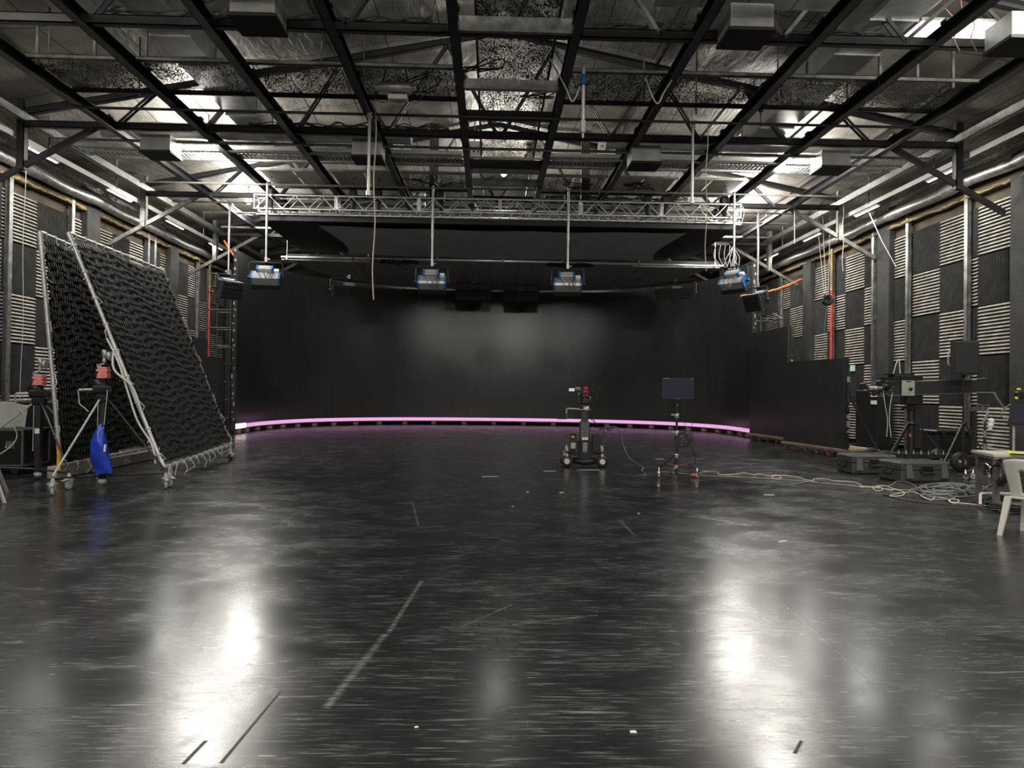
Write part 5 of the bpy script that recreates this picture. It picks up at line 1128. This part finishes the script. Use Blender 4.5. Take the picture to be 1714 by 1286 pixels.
# right monitor
p = at(1703, 690, 10.9)
t = thing('tilted_monitor', 'dark violet monitor seen at an angle, cut by the right edge of the view', 'monitor', p, 0)
P4 = [(-.13, -.02, -.18), (.30, -.12, -.17), (.42, -.10, .16), (-.02, 0, .16)]
f = MB(); f.prism([(a_[0]*1.12-.01, a_[1], a_[2]*1.15) for a_ in P4], (0.01, .05, 0)); f.build('housing', BLK, t)
f = MB(); f.prism([(a_[0], a_[1]-.008, a_[2]) for a_ in P4], (0, .006, 0)); f.build('screen', SCREEN, t)
f = MB(); f.box((.06, .0, .26), (.16, .1, .12), bev=.01); f.build('top_module', BLK, t)
f = MB(); f.box((-.01, -.04, .36), (.06, .03, .03), bev=.008); f.box((-.04, -.03, .22), (.04, .03, .04), bev=.008); f.build('yellow_tape', YEL, t)
f = MB(); f.path(smooth_path([(-.10, .02, .12), (-.20, .02, .05), (-.24, .02, -.02), (-.22, .02, -.09), (-.14, 0, -.1)], 6), .009, 5); f.path([(-.16, .04, .02), (-.3, .05, .22), (-.34, .05, .3)], .02, 6); f.path([(-.34, .05, .3), (-.62, .05, .3)], .008, 6); f.build('cable_arm', STEELG, t)
t2 = thing('monitor_pole', 'grey pole with a green clamp holding the tilted monitor above the table', 'pole', (p.x-.02, p.y+.05, .78))
f = MB(); f.tube((0, 0, -.70), (0, 0, .47), .02, 8); f.lathe((0, 0, -.78), (0, 0, 1), [(0, .14), (.02, .14), (.04, .03)], 14); f.build('tube', TUBE, t2)
f = MB(); f.box((0, -.01, .44), (.08, .06, .06), bev=.012); f.box((.01, -.01, .49), (.03, .04, .05)); f.build('green_clamp', GREEN, t2)
# table
TQ = atz(1668, 851); TX, TY = TQ.x+.0, TQ.y
t = thing('work_table', 'cream-topped table with grey legs at the right edge of the view', 'table', (TX, TY, 0)); O = (TX, TY, 0)
f = MB(); f.prism([(TX-.05, TY, .72), (TX+2.0, TY-.65, .72), (TX+2.2, TY+.25, .72), (TX+.15, TY+.75, .72)], (0, 0, .035)); f.build('tabletop', TABLE, t, O)
f = MB(); f.prism([(TX-.04, TY+.0, .68), (TX+1.98, TY-.64, .68), (TX+2.16, TY+.22, .68), (TX+.16, TY+.70, .68)], (0, 0, .038)); f.build('apron', STEELG, t, O)
for x, y in ((TX+.03, TY+.05), (TX+.2, TY+.65), (TX+1.9, TY-.55), (TX+2.1, TY+.15)):
    f = MB(); f.bar((x, y, 0), (x, y, .70), .075, .05, (0, 1, 0)); f.build('leg', STEELG, t, O)
f = MB(); f.bar((TX+.05, TY+.03, .07), (TX+1.9, TY-.55, .07), .04, .04); f.build('stretcher', STEELG, t, O)
f = MB(); f.bar((TX+.12, TY-.10, .765), (TX+.95, TY-.37, .765), .03, .02); o = f.build('ruler_strip', mat('navy_strip', (.02, .03, .09), .4), org=(TX+.1, TY, .76)); tag(o, 'dark blue strip lying on the cream table', 'strip')
f = MB(); f.path(smooth_path([(TX+.17, TY+.03, .77), (TX+.22, TY, .785), (TX+.35, TY-.04, .77), (TX+.6, TY-.08, .77)], 5), [.02, .02, .03, .03, .025, .02, .012, .01, .01, .01, .01, .01, .01, .01, .01, .01][:16], 6); tag(f.build('marker_pen', YEL, org=(TX+.2, TY, .77)), 'yellow tape and cord lying on the cream table', 'tape')
f = MB()
for q in range(6): f.ring((TX+.02+random.uniform(-.02, .03), TY-.02, .50+random.uniform(-.05, .05)), (1, .3*random.uniform(-1, 1), .1), .12+.02*q/3, .016, 14, 5)
tag(f.build('hanging_coil', CABLE, org=(TX, TY, .5)), 'black cable coil hung on the front leg of the cream table', 'cable')
# plastic chairs
def chair(label, loc, rz):
    """local: the sitter faces +Y"""
    t = thing('plastic_chair', label, 'chair', loc, rz, 'white plastic chairs')
    def back(u, v):
        wdt = .20+.055*v; x = (2*u-1)*wdt; z = .42+.45*v; c = -.20-.10*v; y = c+.07*(abs(2*u-1)**2.2)
        z += -.035*(abs(2*u-1)**3)*v
        return Vector((x, y, z))
    NU, NV = 24, 14; f = MB(); vs = [back(i/NU, j/NV) for j in range(NV+1) for i in range(NU+1)]; fs = []
    for j in range(NV):
        for i in range(NU):
            u = (i+.5)/NU; v = (j+.5)/NV
            slot = .12 < v < .74 and ((.32 < u < .44) or (.56 < u < .68))
            if not slot: fs.append([j*(NU+1)+i, j*(NU+1)+i+1, (j+1)*(NU+1)+i+1, (j+1)*(NU+1)+i])
    f._add(vs, fs, True); o = f.build('backrest', WHITEP, t); md = o.modifiers.new('thickness', 'SOLIDIFY'); md.thickness = .016; md.offset = 0
    def seat(u, v): x = (2*u-1)*(.20+.03*v); y = -.21+.44*v; return Vector((x, y, .445-.02*math.sin(math.pi*u)*math.sin(math.pi*v)-.03*max(0, v-.85)/.15))
    f = MB(); f.grid(seat, 14, 14); o = f.build('seat', WHITEP, t); md = o.modifiers.new('thickness', 'SOLIDIFY'); md.thickness = .016
    f = MB(); f.path([(-.21, -.21, .43), (-.235, .23, .42), (.235, .23, .42), (.21, -.21, .43), (-.21, -.21, .43)], .014, 6); f.build('seat_rim', WHITEP, t)
    for sx_ in (-1, 1):
        for y0, y1, nm in ((-.2, -.30, 'leg'), (.21, .25, 'leg')):
            f = MB(); x0, x1 = sx_*.205, sx_*.25
            def L(s_, wd): x = x0+(x1-x0)*s_; y = y0+(y1-y0)*s_; z = .44*(1-s_); return [(x-wd, y-wd*.55, z), (x+wd, y-wd*.55, z), (x+wd, y+wd*.55, z), (x-wd, y+wd*.55, z)]
            r0, r1 = L(0, .035), L(1, .024); f._add(r0+r1, [(0, 1, 5, 4), (1, 2, 6, 5), (2, 3, 7, 6), (3, 0, 4, 7), (0, 3, 2, 1), (4, 5, 6, 7)]); f.build('leg', WHITEP, t)
    return t
CH = atz(1690, 902)+Vector((.41, .12, 0))
chair('cream white plastic chair with a slotted back by the table, standing at the right edge', (CH.x, CH.y, 0), -1.05)
# foot of a white stand below the table
p = atz(1641, 850); q = p+Vector((.18, .35, .13))
t = thing('white_stand_foot', 'bent white tube stand foot poking out from under the table', 'stand foot', (p.x, p.y, 0)); O = (p.x, p.y, 0)
f = MB(); f.path(smooth_path([p+Vector((0, 0, .02)), p+Vector((.1, .14, .13)), p+Vector((.2, .22, .17)), p+Vector((.6, .2, .17)), p+Vector((.9, .18, .16))], 6), .02, 8); f.build('tube', PAPER, t, O)
f = MB(); f.cone(p+Vector((-.012, -.014, .0)), p+Vector((.01, .014, .04)), .024, .022); f.build('red_tip', RED, t, O)
# cables over the floor
def fl(pts, z=.012): return [atz(a_, b_)+Vector((0, 0, z)) for a_, b_ in pts]
R_ = [(1168, 796), (1180, 790), (1200, 791), (1205, 796), (1230, 795), (1245, 793), (1262, 796), (1270, 795), (1285, 798), (1300, 797), (1308, 801), (1296, 803), (1293, 799), (1310, 797), (1340, 801), (1346, 804), (1361, 806), (1363, 803), (1380, 803), (1395, 806), (1425, 808), (1439, 812), (1443, 816), (1465, 817), (1480, 820), (1492, 822), (1500, 820)]
f = MB(); f.path(smooth_path(fl(R_), 4), .009, 5); tag(f.build('floor_cable', ROPE, org=atz(1300, 800)), 'cream cable wandering across the floor from the monitor stand towards the cases', 'cable')
R_ = [(1440, 818), (1468, 817), (1478, 822), (1466, 824), (1462, 818), (1478, 815), (1500, 822), (1513, 826), (1510, 832), (1490, 833), (1500, 829), (1530, 826), (1545, 835), (1560, 840), (1565, 835), (1585, 838), (1590, 843), (1600, 845), (1605, 840), (1592, 838), (1592, 843), (1620, 846), (1650, 849)]
f = MB(); f.path(smooth_path(fl(R_, .02), 4), .009, 5); tag(f.build('floor_cable', ROPE, org=atz(1530, 826)), 'cream cable with small loops on the floor between the cases and the table', 'cable')
for i, (R_, lab) in enumerate((([(1100, 790), (1170, 797), (1250, 801), (1330, 806), (1400, 813), (1480, 820), (1560, 824), (1640, 827)], 'long dark cable running straight across the floor from the monitor stand to the table'),
    ([(1330, 812), (1355, 808), (1380, 811), (1450, 816), (1490, 815), (1500, 808), (1520, 809), (1535, 818)], 'dark cable curving up before the hard cases'),
    ([(1480, 829), (1520, 840), (1580, 846), (1640, 850), (1700, 852)], 'thin dark cable lowest on the floor before the table'),
    ([(1640, 838), (1646, 820), (1665, 812), (1700, 808)], 'grey cable arc on the floor left of the table leg'))):
    f = MB(); f.path(smooth_path(fl(R_, .014), 6), .011, 5); tag(f.build('floor_cable', CABLEG if i != 2 else CABLE, org=atz(*R_[0])), lab, 'cable')
t = thing('cable_coil', 'heap of dark grey cable coils on the floor in front of the right hard case', 'cable coil', atz(1590, 825)); O = atz(1590, 825)
rr = random.Random(8); f = MB()
for k in range(9):
    cx_, cy_ = 1590+rr.uniform(-28, 22), 826+rr.uniform(-4, 5); a_, b2 = rr.uniform(28, 48), rr.uniform(5, 9)
    pts = [atz(cx_+a_*math.cos(q*math.pi/7)*(1+.1*rr.uniform(-1, 1)), cy_+b2*math.sin(q*math.pi/7))+Vector((0, 0, .014+.008*k)) for q in range(14)]
    f.path(smooth_path(pts, 4, True), .011, 5, closed=True)
f.build('loops', CABLEG, t, O)
t = thing('cable_coil', 'spread of dark cable loops on the floor under the cream table', 'cable coil', atz(1690, 840)); O = atz(1690, 840); f = MB()
for k in range(8):
    cx_, cy_ = 1690+rr.uniform(-15, 30), 846+rr.uniform(-8, 6); a_, b2 = rr.uniform(30, 55), rr.uniform(6, 10)
    pts = [atz(cx_+a_*math.cos(q*math.pi/7), cy_+b2*math.sin(q*math.pi/7))+Vector((0, 0, .014+.006*k)) for q in range(14)]
    f.path(smooth_path(pts, 4, True), .011, 5, closed=True)
f.build('loops', CABLE, t, O)
# scraps on the floor
for i, (px, py, l, a_, lab) in enumerate(((883, 824, .07, 1.3, 'white paper scrap on the floor nearer the left of the dolly'), (940, 825, .09, .9, 'white paper scrap on the floor below the dolly'), (1287, 829, .16, -.1, 'crumpled white scrap on the floor right of the monitor stand'),
        (1311, 907, .12, .5, 'white tape strip lying on the floor right of the middle foreground'), (820, 798, .3, .15, 'thin white stick on the floor left of the dolly'), (920, 789, .25, .1, 'thin pale stick on the floor beside the dolly wheels'), (985, 787, .45, .05, 'long thin pale strip on the floor under the dolly'),
        (697, 1219, .018, .3, 'tiny yellowish crumb on the floor in the near middle'), (1069, 860, .035, .2, 'tiny white crumb on the floor below the monitor stand'), (858, 848, .03, 0, 'tiny white crumb on the floor at mid distance'), (1060, 1227, .03, 0, 'tiny white crumb on the near floor right of the middle'), (1104, 769, .22, .2, 'white scrap on the floor behind the monitor stand'))):
    p = atz(px, py); f = MB(); w_ = .022 if l > .2 else min(.03, l*.55)
    f.prism([p+Matrix.Rotation(a_, 3, 'Z') @ Vector(v) for v in ((-l/2, -w_/2, .002), (l/2, -w_/2, .002), (l/2*.9, w_/2, .002), (0, w_*.7, .002), (-l/2, w_/2, .002))], (0, 0, .004))
    tag(f.build('floor_scrap', PAPER, org=p), lab, 'scrap', 'scraps on the floor')
